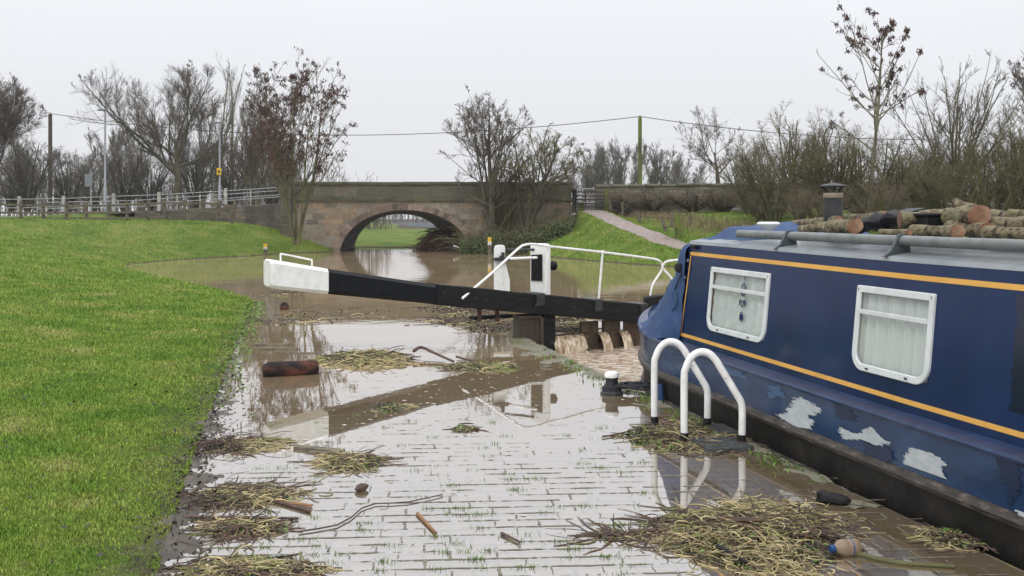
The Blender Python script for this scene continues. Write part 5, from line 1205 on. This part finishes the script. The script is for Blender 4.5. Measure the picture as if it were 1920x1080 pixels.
def tree(name, px, py, d, top, left, right, label, seed, nst=1, spread=.25, levels=None, r=None, bark='bark', twig='twig', crown_from=.25, keys=0, ksz=.05, kper=6, lean=(0, 0), grp=None, cat='tree', stemh=.85, ry=None, kzone=None, base_z=None):
    rs = np.random.default_rng(seed); b_ = P(px, py, d)
    if base_z is not None: b_[2] = base_z
    zt = float(zat(top, d)); h = zt - b_[2]; xl, xr = xat(left, d), xat(right, d); rx = (xr - xl) / 2; cz0 = b_[2] + h * crown_from
    env = (np.array([(xl + xr) / 2, d, (zt + cz0) / 2]), np.array([rx, ry or rx, (zt - cz0) / 2]))
    r = r or h * .02
    st = stems(rs, b_, nst, spread, h * stemh, r, lean)
    lv = levels or BROAD
    g = grow(rs, st, lv, env)
    t = thing(name, b_, label, cat, grp)
    mb = MB(); mb.tubes(*g[0], 8); mb.tubes(*g[1], 6); mb.build('trunk', M[bark], t, smooth=True)
    mb = MB()
    for q in g[2:]: mb.tubes(*q, 4 if q is g[2] else 3)
    mats = [M[twig]]
    if keys:
        tips = np.concatenate([q[0][:, -1] for q in (g[1:3] if kper > 15 else g[-2:])]); tips = tips[rs.permutation(len(tips))]
        if kzone is not None: tips = tips[(tips[:, 2] > b_[2] + h * kzone[0]) & (tips[:, 2] < b_[2] + h * kzone[1])]
        keyclusters(mb, rs, tips[:keys], ksz, kper, 1); mats.append(M['keys'])
    mb.build('crown', mats, t); return t
SPREAD = [dict(m=11, t0=.42, ang=48, len=2.3, rr=.5, up=.08, wob=.12, n=9, taper=.25, lift=.2, tip=.13), dict(m=16, t0=.15, ang=44, len=.42, rr=.36, up=.08, wob=.15, n=5, taper=.5), dict(m=11, t0=.12, ang=42, len=.55, rr=.45, up=.07, wob=.14, n=4, rmin=.010), dict(m=6, t0=.12, ang=36, len=.7, rr=.6, up=.07, wob=.14, n=4, rmin=.0065, min=.3)]
BROAD = [dict(m=11, t0=.28, ang=52, len=.75, rr=.55, up=.10, wob=.13, n=7, taper=.5, lift=.1), dict(m=8, t0=.2, ang=45, len=.5, rr=.55, up=.07, wob=.16, n=5), dict(m=7, t0=.2, ang=42, len=.5, rr=.6, up=.05, wob=.18, n=4, rmin=.008), dict(m=5, t0=.2, ang=38, len=.55, rr=.7, up=.05, wob=.2, n=4, rmin=.0055, min=.2)]
ASH = [dict(m=14, t0=.22, ang=44, len=.6, rr=.5, up=.09, wob=.08, n=6, lift=.15), dict(m=9, t0=.2, ang=40, len=.5, rr=.5, up=.09, wob=.12, n=5, rmin=.009), dict(m=6, t0=.2, ang=40, len=.5, rr=.6, up=.07, wob=.15, n=4, rmin=.0065)]
THICK = [dict(m=9, t0=.12, ang=42, len=.5, rr=.5, up=.05, wob=.15, n=5, lift=.1, rmin=.008), dict(m=8, t0=.15, ang=48, len=.55, rr=.55, up=.03, wob=.2, n=4, rmin=.006), dict(m=4, t0=.15, ang=50, len=.65, rr=.6, up=.02, wob=.22, n=4, rmin=.004, min=.2)]
WISP = [dict(m=14, t0=.2, ang=28, len=.38, rr=.4, up=.14, wob=.08, n=5, lift=.3, rmin=.008), dict(m=7, t0=.15, ang=28, len=.5, rr=.5, up=.12, wob=.1, n=4, rmin=.006), dict(m=5, t0=.15, ang=30, len=.5, rr=.6, up=.1, wob=.12, n=4, rmin=.005)]
# left bank and road side
tree('ash_tree', 556, 458, 40, 82, 448, 672, 'ash hung with brown seed clusters growing against the bridge', 101, 6, .24, [dict(ASH[0], m=13), dict(ASH[1], m=7), dict(ASH[2], m=3)], .075, 'barkgreen', 'twigbrown', .12, 900, .06, 11, stemh=.92, kzone=(.33, 1.1))
tree('oak_tree', 332, 385, 60, 86, 135, 455, 'wide spreading bare tree behind the road', 102, 1, 0, [dict(SPREAD[0], m=13, t0=.38, ang=56)] + SPREAD[1:], .29, 'bark', 'twig', .02, stemh=.42)
tree('bare_tree', -8, 395, 55, 125, -190, 95, 'bare tree at the far left edge of the picture', 103, 2, .2, SPREAD, .19, 'bark', 'twig', .02, stemh=.42)
tree('birch_tree', 402, 392, 78, 96, 360, 450, 'slender pale tree rising behind the wide spreading tree', 104, 2, .06, WISP, .12, 'barkpale', 'twigfar', .1, stemh=.98)
tree('birch_tree', 440, 392, 80, 112, 405, 478, 'slender pale tree beside the lamp post with the yellow sign', 105, 2, .06, WISP, .11, 'barkpale', 'twigfar', .1, stemh=.98)
tree('hawthorn_tree', 478, 388, 56, 185, 395, 545, 'thorny tree with reddish clusters behind the wing wall', 106, 4, .3, ASH, .11, 'bark', 'twig', .1, 1500, .05, 3)
# right of the arch
tree('hawthorn_tree', 925, 440, 44.2, 168, 820, 1015, 'tall bare thorn tree rising in front of the bridge parapet', 107, 4, .16, [dict(BROAD[0], m=13, t0=.15), BROAD[1], BROAD[2], dict(BROAD[3], m=5)], .13, 'bark', 'twig', .15, stemh=.95)
tree('hawthorn_tree', 985, 430, 44, 240, 895, 1112, 'leaning thorn tree spreading over the parapet toward the gate', 108, 5, .45, [dict(BROAD[0], m=10, t0=.2, up=.02), BROAD[1], BROAD[2], BROAD[3]], .12, 'bark', 'twiggreen', .25, lean=(.25, 0), stemh=.9)
tree('bare_tree', 1347, 352, 58, 192, 1256, 1394, 'lone bare tree behind the stone wall right of the telegraph pole', 109, 1, 0, [dict(SPREAD[0], m=9, ang=62, len=2.2, t0=.3), dict(SPREAD[1], m=9, len=.5), dict(SPREAD[2], m=7, rmin=.011), dict(SPREAD[3], m=4)], .14, 'bark', 'twig', .0, lean=(-.1, 0), stemh=.42)
# right hand side
tree('ash_tree', 1632, 420, 32, 22, 1496, 1735, 'slim young ash with brown seed clusters above the chimney', 110, 1, 0, [dict(ASH[0], m=26, t0=.34, ang=58, len=1.5, up=.07, taper=.62, wob=.06, lift=.12), dict(ASH[1], m=6, len=.30, ang=34), dict(ASH[2], m=3)], .075, 'barkpale', 'twig', .22, 105, .055, 26, stemh=.9, kzone=(.36, 1.1))
tree('hazel_tree', 1785, 380, 32, 72, 1660, 1905, 'many stemmed bare tree fanning up behind the woodpile', 111, 13, .52, [dict(WISP[0], m=9, ang=36, rmin=.009, wob=.14, up=.08, lift=.15), dict(WISP[1], m=7, rmin=.0065, ang=36, wob=.16), dict(WISP[2], m=4, ang=36)], .05, 'barkgreen', 'twig', .0, stemh=.95)
tree('bare_tree', 1960, 400, 32, 45, 1885, 2080, 'bare tree cut by the right edge of the picture', 112, 3, .2, ASH, .08, 'barkgreen', 'twig', .1, 90, .05, 10)

# copies share meshes; every copied plant gets its own parts
def plant_proto(name, seed, nst, spread, h, rx, levels, r, bark, twig, stemh=.9, keys=0):
    rs = np.random.default_rng(seed); env = (np.array([0, 0, h * .5]), np.array([rx, rx, h * .52])); g = grow(rs, stems(rs, (0, 0, 0), nst, spread, h * stemh, r), levels, env)
    t = thing(name, (0, 0, 0), 'x', 'x'); mb = MB(); mb.tubes(*g[0], 6); mb.tubes(*g[1], 4); mb.build('stem', M[bark], t, smooth=True)
    mb = MB()
    for q in g[2:]: mb.tubes(*q, 3)
    mats = [M[twig]]
    if keys:
        tips = g[-1][0][:, -1]; keyclusters(mb, rs, tips[rs.permutation(len(tips))[:keys]], .045, 5, 1); mats.append(M['ivy'])
    mb.build('crown', mats, t); return t
def dup(root, loc, rz, s, label, cat, grp):
    c = root.copy(); COL.objects.link(c); c.location = [float(v) for v in loc]; c.rotation_euler = (0, 0, rz); c.scale = (s[0], s[0], s[1]); c['label'] = label; c['category'] = cat; c['group'] = grp
    for ch in root.children:
        k = ch.copy(); COL.objects.link(k); k.parent = c
    return c
def settle(root, loc, rz, s, label, cat, grp):
    root.location = [float(v) for v in loc]; root.rotation_euler = (0, 0, rz); root.scale = (s[0], s[0], s[1]); root['label'] = label; root['category'] = cat; root['group'] = grp
def plant_row(proto, items, cat, grp):
    hs = None
    for i, (px, py, d, top, wd, rz, label) in enumerate(items):
        b_ = P(px, py, d); hh = (float(zat(top, d)) - b_[2]) * 1.17; s = (wd, hh)
        (settle if i == 0 else (lambda r_, *a: dup(r_, *a)))(proto, b_, rz, s, label, cat, grp)
# unit plants: one metre tall, scaled at placing
def unit(name, seed, **kw):
    return plant_proto(name, seed, kw.get('nst', 9), kw.get('spread', .5), 1.0, kw.get('rx', .55), kw.get('levels', UT), kw.get('r', .02), kw.get('bark', 'bark'), kw.get('twig', 'twig'), kw.get('stemh', .9), kw.get('keys', 0))
def sc_lv(lv, k): return [dict(l, rmin=l.get('rmin', .005) * k, min=l.get('min', .12) * .3) for l in lv]
UT = sc_lv(THICK, .28); UW = sc_lv(WISP, .2)
th1 = unit('thorn_shrub', 201, nst=14, twig='twiggreen', bark='barkgreen'); th2 = unit('thorn_shrub', 202, nst=12, twig='twigbrown', bark='barkgreen')
G1 = 'thorn shrubs in the thicket behind the boat'
plant_row(th1, [(1452, 425, 36, 262, 4.0, .3, 'brown tangled shrub at the wall end of the thicket'), (1562, 420, 32, 262, 3.9, 2.1, 'tangled shrub right behind the boat chimney'), (1690, 425, 30, 285, 3.6, 4.0, 'mossy shrub between the slim ash and the hazel'), (1772, 432, 28.5, 318, 2.8, 1.0, 'low olive green shrub behind the thickest log'), (1862, 430, 29, 268, 3.6, 5.2, 'mossy green shrub behind the cream coloured log'), (1945, 430, 30, 225, 3.8, 3.3, 'tall dark shrub at the right edge of the picture')], 'shrub', G1)
plant_row(th2, [(1408, 415, 41, 288, 3.6, .9, 'sparse brown shrub in front of the stone wall'), (1500, 422, 33, 222, 3.6, 2.9, 'tallest thorn shrub left of the slim ash'), (1620, 425, 34, 250, 3.9, 1.9, 'dense shrub at the foot of the slim ash'), (1735, 428, 33, 262, 3.8, 4.6, 'dark thorn shrub at the foot of the hazel'), (1820, 425, 33, 275, 3.8, .2, 'dark thorn shrub behind the woodpile'), (1905, 425, 33, 240, 3.9, 3.9, 'thorn shrub with red berries near the right edge'), (1540, 432, 29.5, 352, 2.4, 5.6, 'low dead scrub left of the chimney'), (1440, 428, 38, 365, 2.8, 2.2, 'low pale scrub at the foot of the stone wall'), (1655, 432, 28, 345, 2.4, 3.0, 'low scrub behind the black sack'), (1168, 394, 44.9, 362, 2.7, .4, 'low brown bramble at the wall end beside the gate'), (1225, 396, 44.8, 366, 3.7, 1.5, 'low brown bramble at the wall foot below the telegraph pole'), (1300, 397, 44.6, 360, 4.1, 2.5, 'brown bramble against the wall below the lone bare tree'), (1355, 400, 44, 352, 4.4, 3.6, 'brown bramble at the wall foot near the thicket')], 'shrub', G1)
us_ = unit('scrub_bush', 203, nst=12, rx=.6, twig='twigfar', bark='bark'); G2 = 'bare scrub behind the road'
plant_row(us_, [(x, 396, d, top, wd, rz, l) for x, d, top, wd, rz, l in (
    (52, 62, 262, 4.6, .4, 'bare scrub between the left edge tree and the brown pole'), (128, 64, 300, 4.0, 1.3, 'bare scrub just right of the brown pole'), (20, 66, 290, 4.6, 3.0, 'bare scrub under the left edge tree'), (232, 62, 290, 4.4, 2.2, 'bare scrub right of the nearer lamp post'), (282, 64, 300, 4.2, 4.4, 'bare scrub just left of the spreading tree trunk'), (372, 63, 275, 4.6, 5.0, 'bare scrub just right of the spreading tree trunk'), (436, 66, 280, 4.6, .9, 'bare scrub right of the lamp post with the yellow sign'), (508, 64, 265, 4.8, 3.6, 'bare scrub behind the end of the bridge parapet'), (178, 70, 308, 4.6, 5.8, 'bare scrub behind the back of the road sign'))], 'shrub', G2)
uw = unit('slender_tree', 204, nst=6, spread=.22, rx=.34, levels=[dict(l, m=l['m'] + 3) for l in UW], r=.010, bark='barkpale', twig='twigfar'); G3 = 'slender bare trees far beyond the road and wall'
plant_row(uw, [(x, 396, d, top, wd, rz, l) for x, d, top, wd, rz, l in (
    (1122, 95, 284, 9, .3, 'far slender tree just above the gate'), (1150, 98, 276, 9.5, 1.4, 'far slender tree right of the gate'), (1178, 96, 272, 9, 2.6, 'far slender tree just left of the telegraph pole'), (1222, 99, 280, 9.5, 3.7, 'far slender tree just right of the telegraph pole'), (1252, 97, 296, 8.5, 4.4, 'far slender tree midway from pole to lone bare tree'), (1290, 100, 306, 9, 5.2, 'low far tree beside the lone bare tree'), (1088, 95, 300, 9, 5.9, 'far slender tree behind the leaning thorn'),
    (215, 88, 250, 9, .8, 'far slender tree behind the nearer lamp post'), (262, 86, 240, 9, 1.8, 'far slender tree seen through the left limbs of the spreading tree'), (360, 88, 200, 10, 3.1, 'far slender tree behind the trunk of the spreading tree'), (470, 86, 190, 9.5, 4.0, 'far slender tree behind the reddish thorn'), (520, 90, 270, 9, 4.9, 'far slender tree behind the ash by the bridge'), (140, 90, 285, 9, 5.5, 'far slender tree right of the brown pole'), (70, 90, 280, 9, 2.0, 'far slender tree left of the brown pole'))], 'tree', G3)
# brambles and ivy bank right of the arch
rs = np.random.default_rng(301); n = 26000; px_ = rs.uniform(862, 1082, n); d_ = rs.uniform(42.5, 45.0, n); x = xat(px_, d_); y = d_
zt_ = np.interp(px_, [862, 900, 960, 1010, 1060, 1082], [.25, .6, .9, 1.15, 1.5, 1.6]); zb2 = tz(x, y); z = np.maximum(zb2, .02) + rs.uniform(0, 1, n) ** 1.5 * np.maximum(zt_ - zb2, .15) * (.55 + .55 * np.abs(np.sin(x * 2.3 + 1.1 * np.sin(y * 3.1)) * np.sin(x * 5.7 + y * 2)))
ok = x < np.interp(y, [42.5, 45], [2.4, 3.1]) ; x, y, z = x[ok], y[ok], z[ok]; n = len(x)
t = rs.normal(0, 1, (n, 3)); t /= np.linalg.norm(t, axis=1)[:, None]; s_ = np.cross(t, rs.normal(0, 1, (n, 3))); s_ /= np.linalg.norm(s_, axis=1)[:, None]; q = (.05 * rs.uniform(.5, 1.3, n))[:, None]; p = np.stack([x, y, z], 1)
bb = thing('bramble_bank', (0.6, 44, .3), 'dark green brambles and ivy covering the bank right of the arch', 'bramble')
mb = MB(); mb.add(np.stack([p - t * q, p + s_ * q * .6, p + t * q, p - s_ * q * .6], 1).reshape(-1, 3), [np.arange(4 * n).reshape(n, 4)]); mb.build('foliage', M['ivy'], bb)
mb = MB(); m_ = 1100; i_ = rs.integers(0, n, m_); a = p[i_]; dr_ = rs.normal(0, .5, (m_, 3)); dr_[:, 2] += .35; Pn = np.stack([a, a + dr_ * .5, a + dr_ * .9 - np.array([0, 0, .1]), a + dr_ * 1.2 - np.array([0, 0, .35])], 1); mb.tubes(Pn, np.full((m_, 4), .007), 3); mb.build('stems', M['twiggreen'], bb)
# hanging twigs over the bridge face, part of the thorn trees: a low ragged bush
tw = unit('thorn_shrub', 205, nst=14, twig='twiggreen', bark='barkgreen', rx=.6); settle(tw, P(945, 440, 44.4), 1.0, (2.8, 2.6), 'ragged mossy bush hanging over the bridge face above the brambles', 'shrub', 'thorns in front of the bridge')
# brush jammed in the arch
rs = np.random.default_rng(302); mb = MB(); c = P(812, 468, 46.5); c[2] = -.05
strands(mb, rs, c + (.3, 0, 0), 1.0, .8, 0, 1.25, 1500, .7, .012, 0, curl=.15); leaves(mb, rs, c + (.3, 0, 0), 1.0, .7, 0, 1.1, 500, .05, 1)
tag(mb.build('brushwood', [M['stickdark'], M['leafdark']], org=c), 'dark brushwood pile jammed inside the arch', 'brushwood')
a, b_ = P(850, 461, 44.2), P(870, 466, 44.0); mb = MB(); mb.box((a + b_) / 2, (np.linalg.norm(b_ - a), .12, .06), (b_ - a) / np.linalg.norm(b_ - a), (0, 1, 0), np.cross((b_ - a) / np.linalg.norm(b_ - a), (0, 1, 0))); tag(mb.build('plank', M['white'], bevel=.005, org=a), 'white painted plank stranded at the right foot of the arch', 'plank')
mb = MB(); c = P(868, 456, 44.1); mb.lathe([(0, -.12), (.05, -.1), (.06, 0), (.05, .1), (0, .13)], c, 12, ax=(1, .2, .1)); tag(mb.build('float', M['red'], smooth=True, org=c), 'red plastic float stranded beside the arch', 'float')

# ------------------------------------------------------------------ fences, gate, poles, lamps, signs
fn = thing('rail_fence', P(230, 412, 44), 'weathered wooden post and rail fence along the top of the lawn', 'fence')
fx = [-10, 39, 81, 125, 162, 204, 238, 278, 308, 346, 380, 409, 437]; ft = [374, 376, 378, 378, 378, 378, 376, 374, 373, 375, 373, 376, 378]; fb = [414, 413, 413, 412, 412, 412, 411, 410, 409, 407, 408, 411, 416]
FD = [44.5 - .1 * i for i in range(13)]
tilt = [0, 0, 0, 0, 0, 0, 0, .02, 0, .05, .22, .30, .35]
for x, a, b_, d, tl in zip(fx, ft, fb, FD, tilt):
    p0, p1 = P(x - 8 * tl, b_ + 3, d), P(x + 10 * tl, a, d); mb = MB(); X = np.array([1, 0, 0]); dz = (p1 - p0); l = np.linalg.norm(dz); dz = dz / l; mb.box((p0 + p1) / 2, (.13, .11, l), X - dz * dz[0], (0, 1, 0), dz); mb.build('post', M['woodpost'], fn, bevel=.01)
for i in range(12):
    for k, (fa_, sag) in enumerate(((.22, 1.0), (.62, 1.0), (.93, 1.0))):
        if (i in (8,) and k == 1): continue
        if k == 2 and i > 7: continue
        y0 = ft[i] + (fb[i] - ft[i]) * fa_; y1 = ft[i + 1] + (fb[i + 1] - ft[i + 1]) * fa_; p0, p1 = P(fx[i], y0, FD[i] - .07), P(fx[i + 1], y1, FD[i + 1] - .07)
        if i == 7 and k == 1: p1 = P(325, 410, FD[7])
        d = p1 - p0; l = np.linalg.norm(d); d /= l; mb = MB(); mb.box((p0 + p1) / 2, (l + .06, .045, .09), d, (0, 1, 0), np.cross(d, (0, 1, 0))); mb.build('rail', M['woodpost'], fn)
def railfence(name, posts, d, label, postmat, rails, top, bot, seed=0, wdt=.13):
    t = thing(name, P(posts[0], bot[0], d), label, 'fence')
    for x, a, b_ in zip(posts, top, bot):
        mb = MB(); p0, p1 = P(x, b_ + 3, d), P(x, a, d); mb.box((p0 + p1) / 2, (wdt, wdt, p1[2] - p0[2]), mat=0); mb.build('post', postmat, t, bevel=.01)
    for fr_ in rails:
        mb = MB(); mb.tube([P(x, a + (b_ - a) * fr_, d) for x, a, b_ in zip(posts, top, bot)], .020, 6); mb.build('rail', M['galv'], t)
    return t
railfence('roadside_railing', [-40, 36, 119, 213, 298, 423, 545], 46.0, 'white concrete posts with two tubular rails along the near road edge', M['concrete'], (.16, .62), [369, 368, 367, 363, 360, 353, 345], [404, 403, 400, 395, 393, 384, 376])
railfence('roadside_railing', [70, 170, 255, 332, 375, 470, 545], 51.8, 'thin tubular railing along the far road edge', M['concrete'], (.15, .6), [376, 374, 372, 366, 364, 357, 352], [402, 400, 398, 394, 390, 384, 378], wdt=.05)
# wooden gate
gt = thing('wooden_gate', P(1105, 393, 45), 'dark wooden wicket gate at the top of the gravel path', 'gate')
for x, a, b_, m_ in ((1077, 355, 397, 'blackpaint'), (1138, 356, 392, 'pole'), (1098, 355, 388, 'rust')):
    mb = MB(); p0, p1 = P(x, b_ + 3, 45), P(x, a, 45); wd = .2 if x != 1098 else .06; mb.box((p0 + p1) / 2, (wd, wd * .8, p1[2] - p0[2])); mb.build('post', M[m_], gt, bevel=.01)
mb = MB()
for y in (360, 367, 374, 381, 388): mb.box((P(1081, y, 45) + P(1134, y, 45)) / 2, (xat(1134, 45) - xat(1081, 45), .04, .055))
mb.build('bar', M['darkmetal'], gt)
mb = MB(); mb.box((P(1099, 390, 44.9) + P(1116, 390, 44.9)) / 2, (.42, .3, .05)); mb.build('step', M['woodpost'], gt)
rg = thing('field_gate', P(1110, 380, 47.5), 'grey metal barred gate standing behind the wicket gate', 'gate')
mb = MB()
for y in (354, 360, 366, 372): mb.tube([P(1082, y, 47.5), P(1118, y, 47.5)], .022, 6)
for x in (1082, 1100, 1118): mb.tube([P(x, 353, 47.5), P(x, 384, 47.5)], .024, 6)
mb.build('bars', M['galv'], rg)
# post and wire fence and stile by the path
pw = thing('wire_fence', P(1160, 400, 42.5), 'leaning wooden posts with slack wire right of the path', 'fence')
wp = [(1146, 372, 392, 43.8, .4), (1167, 379, 402, 42.6, 0), (1200, 396, 416, 41, .25), (1294, 403, 422, 38.6, 0)]
for x, a, b_, d, tl in wp:
    p0, p1 = P(x, b_ + 2, d), P(x - 12 * tl, a, d); mb = MB(); mb.tube([p0, p1], .055, 7); mb.build('post', M['woodpost'], pw)
mb = MB()
for fr_ in (.1, .5): mb.tube([P(x - 12 * tl * (1 - fr_), a + (b_ - a) * fr_, d) for x, a, b_, d, tl in wp], .008, 4)
mb.build('wire', M['wire'], pw)
stl = thing('stile', P(1262, 430, 36.5), 'broken wooden stile with a step beside the path', 'stile')
for x, a, b_, tl, m_, w_ in ((1247, 405, 428, .5, 'woodpost', .1), (1259, 398, 425, 0, 'woodpost', .1), (1270, 400, 440, .05, 'pole', .17), (1275, 410, 440, 0, 'pole', .12)):
    p0, p1 = P(x, b_ + 2, 36.5), P(x - 14 * tl, a, 36.5); dz = p1 - p0; l = np.linalg.norm(dz); dz /= l; mb = MB(); mb.box((p0 + p1) / 2, (w_, w_, l), np.array([1, 0, 0]) - dz * dz[0], (0, 1, 0), dz); mb.build('post', M[m_], stl, bevel=.01)
mb = MB(); mb.box(P(1255, 425, 36.3), (.5, .25, .05)); mb.box(P(1248, 430, 36.3), (.08, .2, .2)); mb.build('step', M['woodpost'], stl, bevel=.008)
# telegraph poles and cable
def pole(px, top, bot, d, r, mat, label):
    t = thing('telegraph_pole', P(px, bot, d), label, 'pole'); mb = MB(); a, b_ = P(px, bot, d), P(px, top, d); mb.tube([a - (0, 0, 1), b_], [r * 1.15, r], 10); mb.build('post', M[mat], t, smooth=True)
    mb = MB(); mb.lathe([(.02, 0), (.05, .02), (.05, .08), (.02, .12), (0, .12)], b_, 8); mb.build('insulator', M['signgrey'], t); return b_
pa = pole(94, 214, 385, 70, .13, 'polebrown', 'brown telegraph pole among the bare trees on the left'); pb = pole(1200, 220, 350, 58, .11, 'pole', 'mossy green telegraph pole behind the stone wall')
def cable(a, b_, sag, label):
    mb = MB(); mb.tube([a + (b_ - a) * f - np.array([0, 0, sag * 4 * f * (1 - f)]) for f in np.linspace(0, 1, 30)], .022, 5); tag(mb.build('overhead_cable', M['wire'], org=a), label, 'cable')
cable(pa + (0, 0, .05), pb + (0, 0, .05), 1.3, 'long sagging overhead cable from pole to pole'); cable(pb + (0, 0, .05), P(1760, 262, 62), .35, 'overhead cable running from the mossy pole into the thicket')
def lamp(px, top, bot, d, label, sign=False):
    t = thing('street_lamp', P(px, bot, d), label, 'street lamp', 'grey street lamps along the road'); a, b_ = P(px, bot, d), P(px, top + 4, d); mb = MB(); mb.tube([a - (0, 0, .6), a + (b_ - a) * .22, a + (b_ - a) * .23, b_], [.085, .085, .055, .045], 10); mb.build('post', M['galv'], t, smooth=True)
    mb = MB(); h_ = P(px, top + 2, d); mb.box(h_ + (-.12, 0, 0), (.5, .22, .09)); mb.build('lantern', M['signgrey'], t, bevel=.02)
    if sign:
        mb = MB(); mb.box(P(px - 1.5, 321.5, d - .1), (.24, .03, .38)); mb.build('notice', M['yellow'], t); mb = MB(); mb.lathe([(0, 0), (.07, 0), (.07, .01), (0, .01)], P(px - 1.5, 322, d - .115), 12, ax=(0, -1, 0)); mb.box(P(px - 1.5, 319, d - .117), (.16, .01, .02)); mb.box(P(px - 1.5, 326.5, d - .117), (.16, .01, .02)); mb.build('notice_print', M['ink'], t)
lamp(197, 204, 392, 52, 'grey street lamp standing right of the road sign'); lamp(412, 228, 382, 55, 'grey street lamp carrying a small yellow notice', True)
rsn = thing('road_sign', P(169, 392, 53), 'back of a grey road sign on two short posts', 'road sign')
mb = MB(); mb.box(P(166, 338, 53), (.42, .03, .68)); mb.build('panel', M['signgrey'], rsn, bevel=.01); mb = MB(); mb.tube([P(170.5, 323, 53.05), P(170.5, 398, 53.05)], .05, 8); mb.build('post', M['galv'], rsn)
for px, top, bot, lb in ((498, 457, 476, 'yellow topped marker post by the left bank'), (918, 445, 471, 'yellow topped marker post by the right bank')):
    if px < 900:
        d = next(q for q in np.arange(38, 50, .05) if float(tz(np.array([xat(px, q)]), np.array([q]))[0]) > zat(bot, q) or q > 49.8)
    else: d = 42.1
    t = thing('marker_post', P(px, bot, d), lb, 'marker post', 'yellow topped posts at the water edge'); b_ = P(px, bot + 8, d); a = P(px, top, d); mb = MB(); mb.box((a + b_) / 2, (.15, .1, a[2] - b_[2])); mb.build('post', M['woodpost'], t, bevel=.008)
    h_ = a[2] - P(px, bot, d)[2]; mb = MB(); mb.box(a - np.array([0, .06, h_ * .16]), (.145, .02, h_ * .32)); mb.build('yellow_plate', M['yellow'], t); mb = MB(); mb.box(a - np.array([0, .06, h_ * .44]), (.145, .02, h_ * .2)); mb.build('white_plate', M['signwhite'], t); mb = MB(); mb.box(a - np.array([0, .072, h_ * .16]), (.03, .006, h_ * .16)); mb.box(a - np.array([0, .072, h_ * .42]), (.09, .006, h_ * .03)); mb.box(a - np.array([0, .072, h_ * .48]), (.07, .006, h_ * .03)); mb.build('plate_print', M['ink'], t)
# far palisade and wood beyond the meadow
ff = thing('palisade_fence', (-20, 160, -.5), 'pale blue steel palisade fence far beyond the arch', 'fence')
mb = MB()
for x in np.arange(-34, -8, .16): mb.box((x, 160, -.15), (.09, .04, .85))
mb.box((-21, 160.05, .1), (26, .04, .05)); mb.box((-21, 160.05, -.35), (26, .04, .05)); o_ = mb.build('pales', M['fencefar'], ff); o_['kind'] = 'stuff'
def far_wood(name, xs, d, h, label, seed, n, mat='twigfar'):
    rs = np.random.default_rng(seed); mb = MB(); m_ = n; x = rs.uniform(xs[0], xs[1], m_); y = d + rs.uniform(-8, 8, m_); hh = h * rs.uniform(.45, 1, m_) * (.75 + .25 * np.sin(x * .21 + seed)); z0 = tz(x, y)
    lean = rs.normal(0, .18, (m_, 2)); p = np.stack([x, y, z0], 1); k_ = [p]
    for f in (.35, .7, 1.0): k_.append(np.stack([x + lean[:, 0] * hh * f + rs.normal(0, .1, m_), y + lean[:, 1] * hh * f, z0 + hh * f], 1))
    st_ = (np.stack(k_, 1), np.linspace(.05, .015, 4)[None] * rs.uniform(.6, 1.4, m_)[:, None]); g = grow(rs, st_, [dict(m=9, t0=.1, ang=40, len=.32, rr=.6, n=3, rmin=.014), dict(m=6, t0=.2, ang=42, len=.5, rr=.7, n=3, rmin=.011)])
    for q in g: mb.tubes(*q, 3)
    return kind(tag(mb.build(name, M[mat]), label, 'woodland'), 'stuff')
far_wood('far_woodland', (-70, 10), 185, 7.0, 'hazy bare woodland far beyond the arch', 401, 420)
far_wood('far_hedge', (-75, -12), 92, 6.5, 'low bare hedge far behind the road', 402, 900)
far_wood('far_hedge', (4, 80), 105, 4.6, 'low bare hedge far behind the stone wall', 403, 700)

# ------------------------------------------------------------------ damp air
mb = MB(); mb.box((0, 194, 4.6), (970, 416, 16.0)); hz = mb.build('haze', bpy.data.materials.new('damp air')); hz['kind'] = 'stuff'
hm = hz.data.materials[0]; hm.use_nodes = True; t = hm.node_tree; t.nodes.clear(); o = N(t, 'ShaderNodeOutputMaterial'); v = N(t, 'ShaderNodeVolumePrincipled')
v.inputs['Color'].default_value = (.95, .96, .98, 1); v.inputs['Density'].default_value = .0005; v.inputs['Anisotropy'].default_value = .3; t.links.new(v.outputs[0], o.inputs['Volume'])
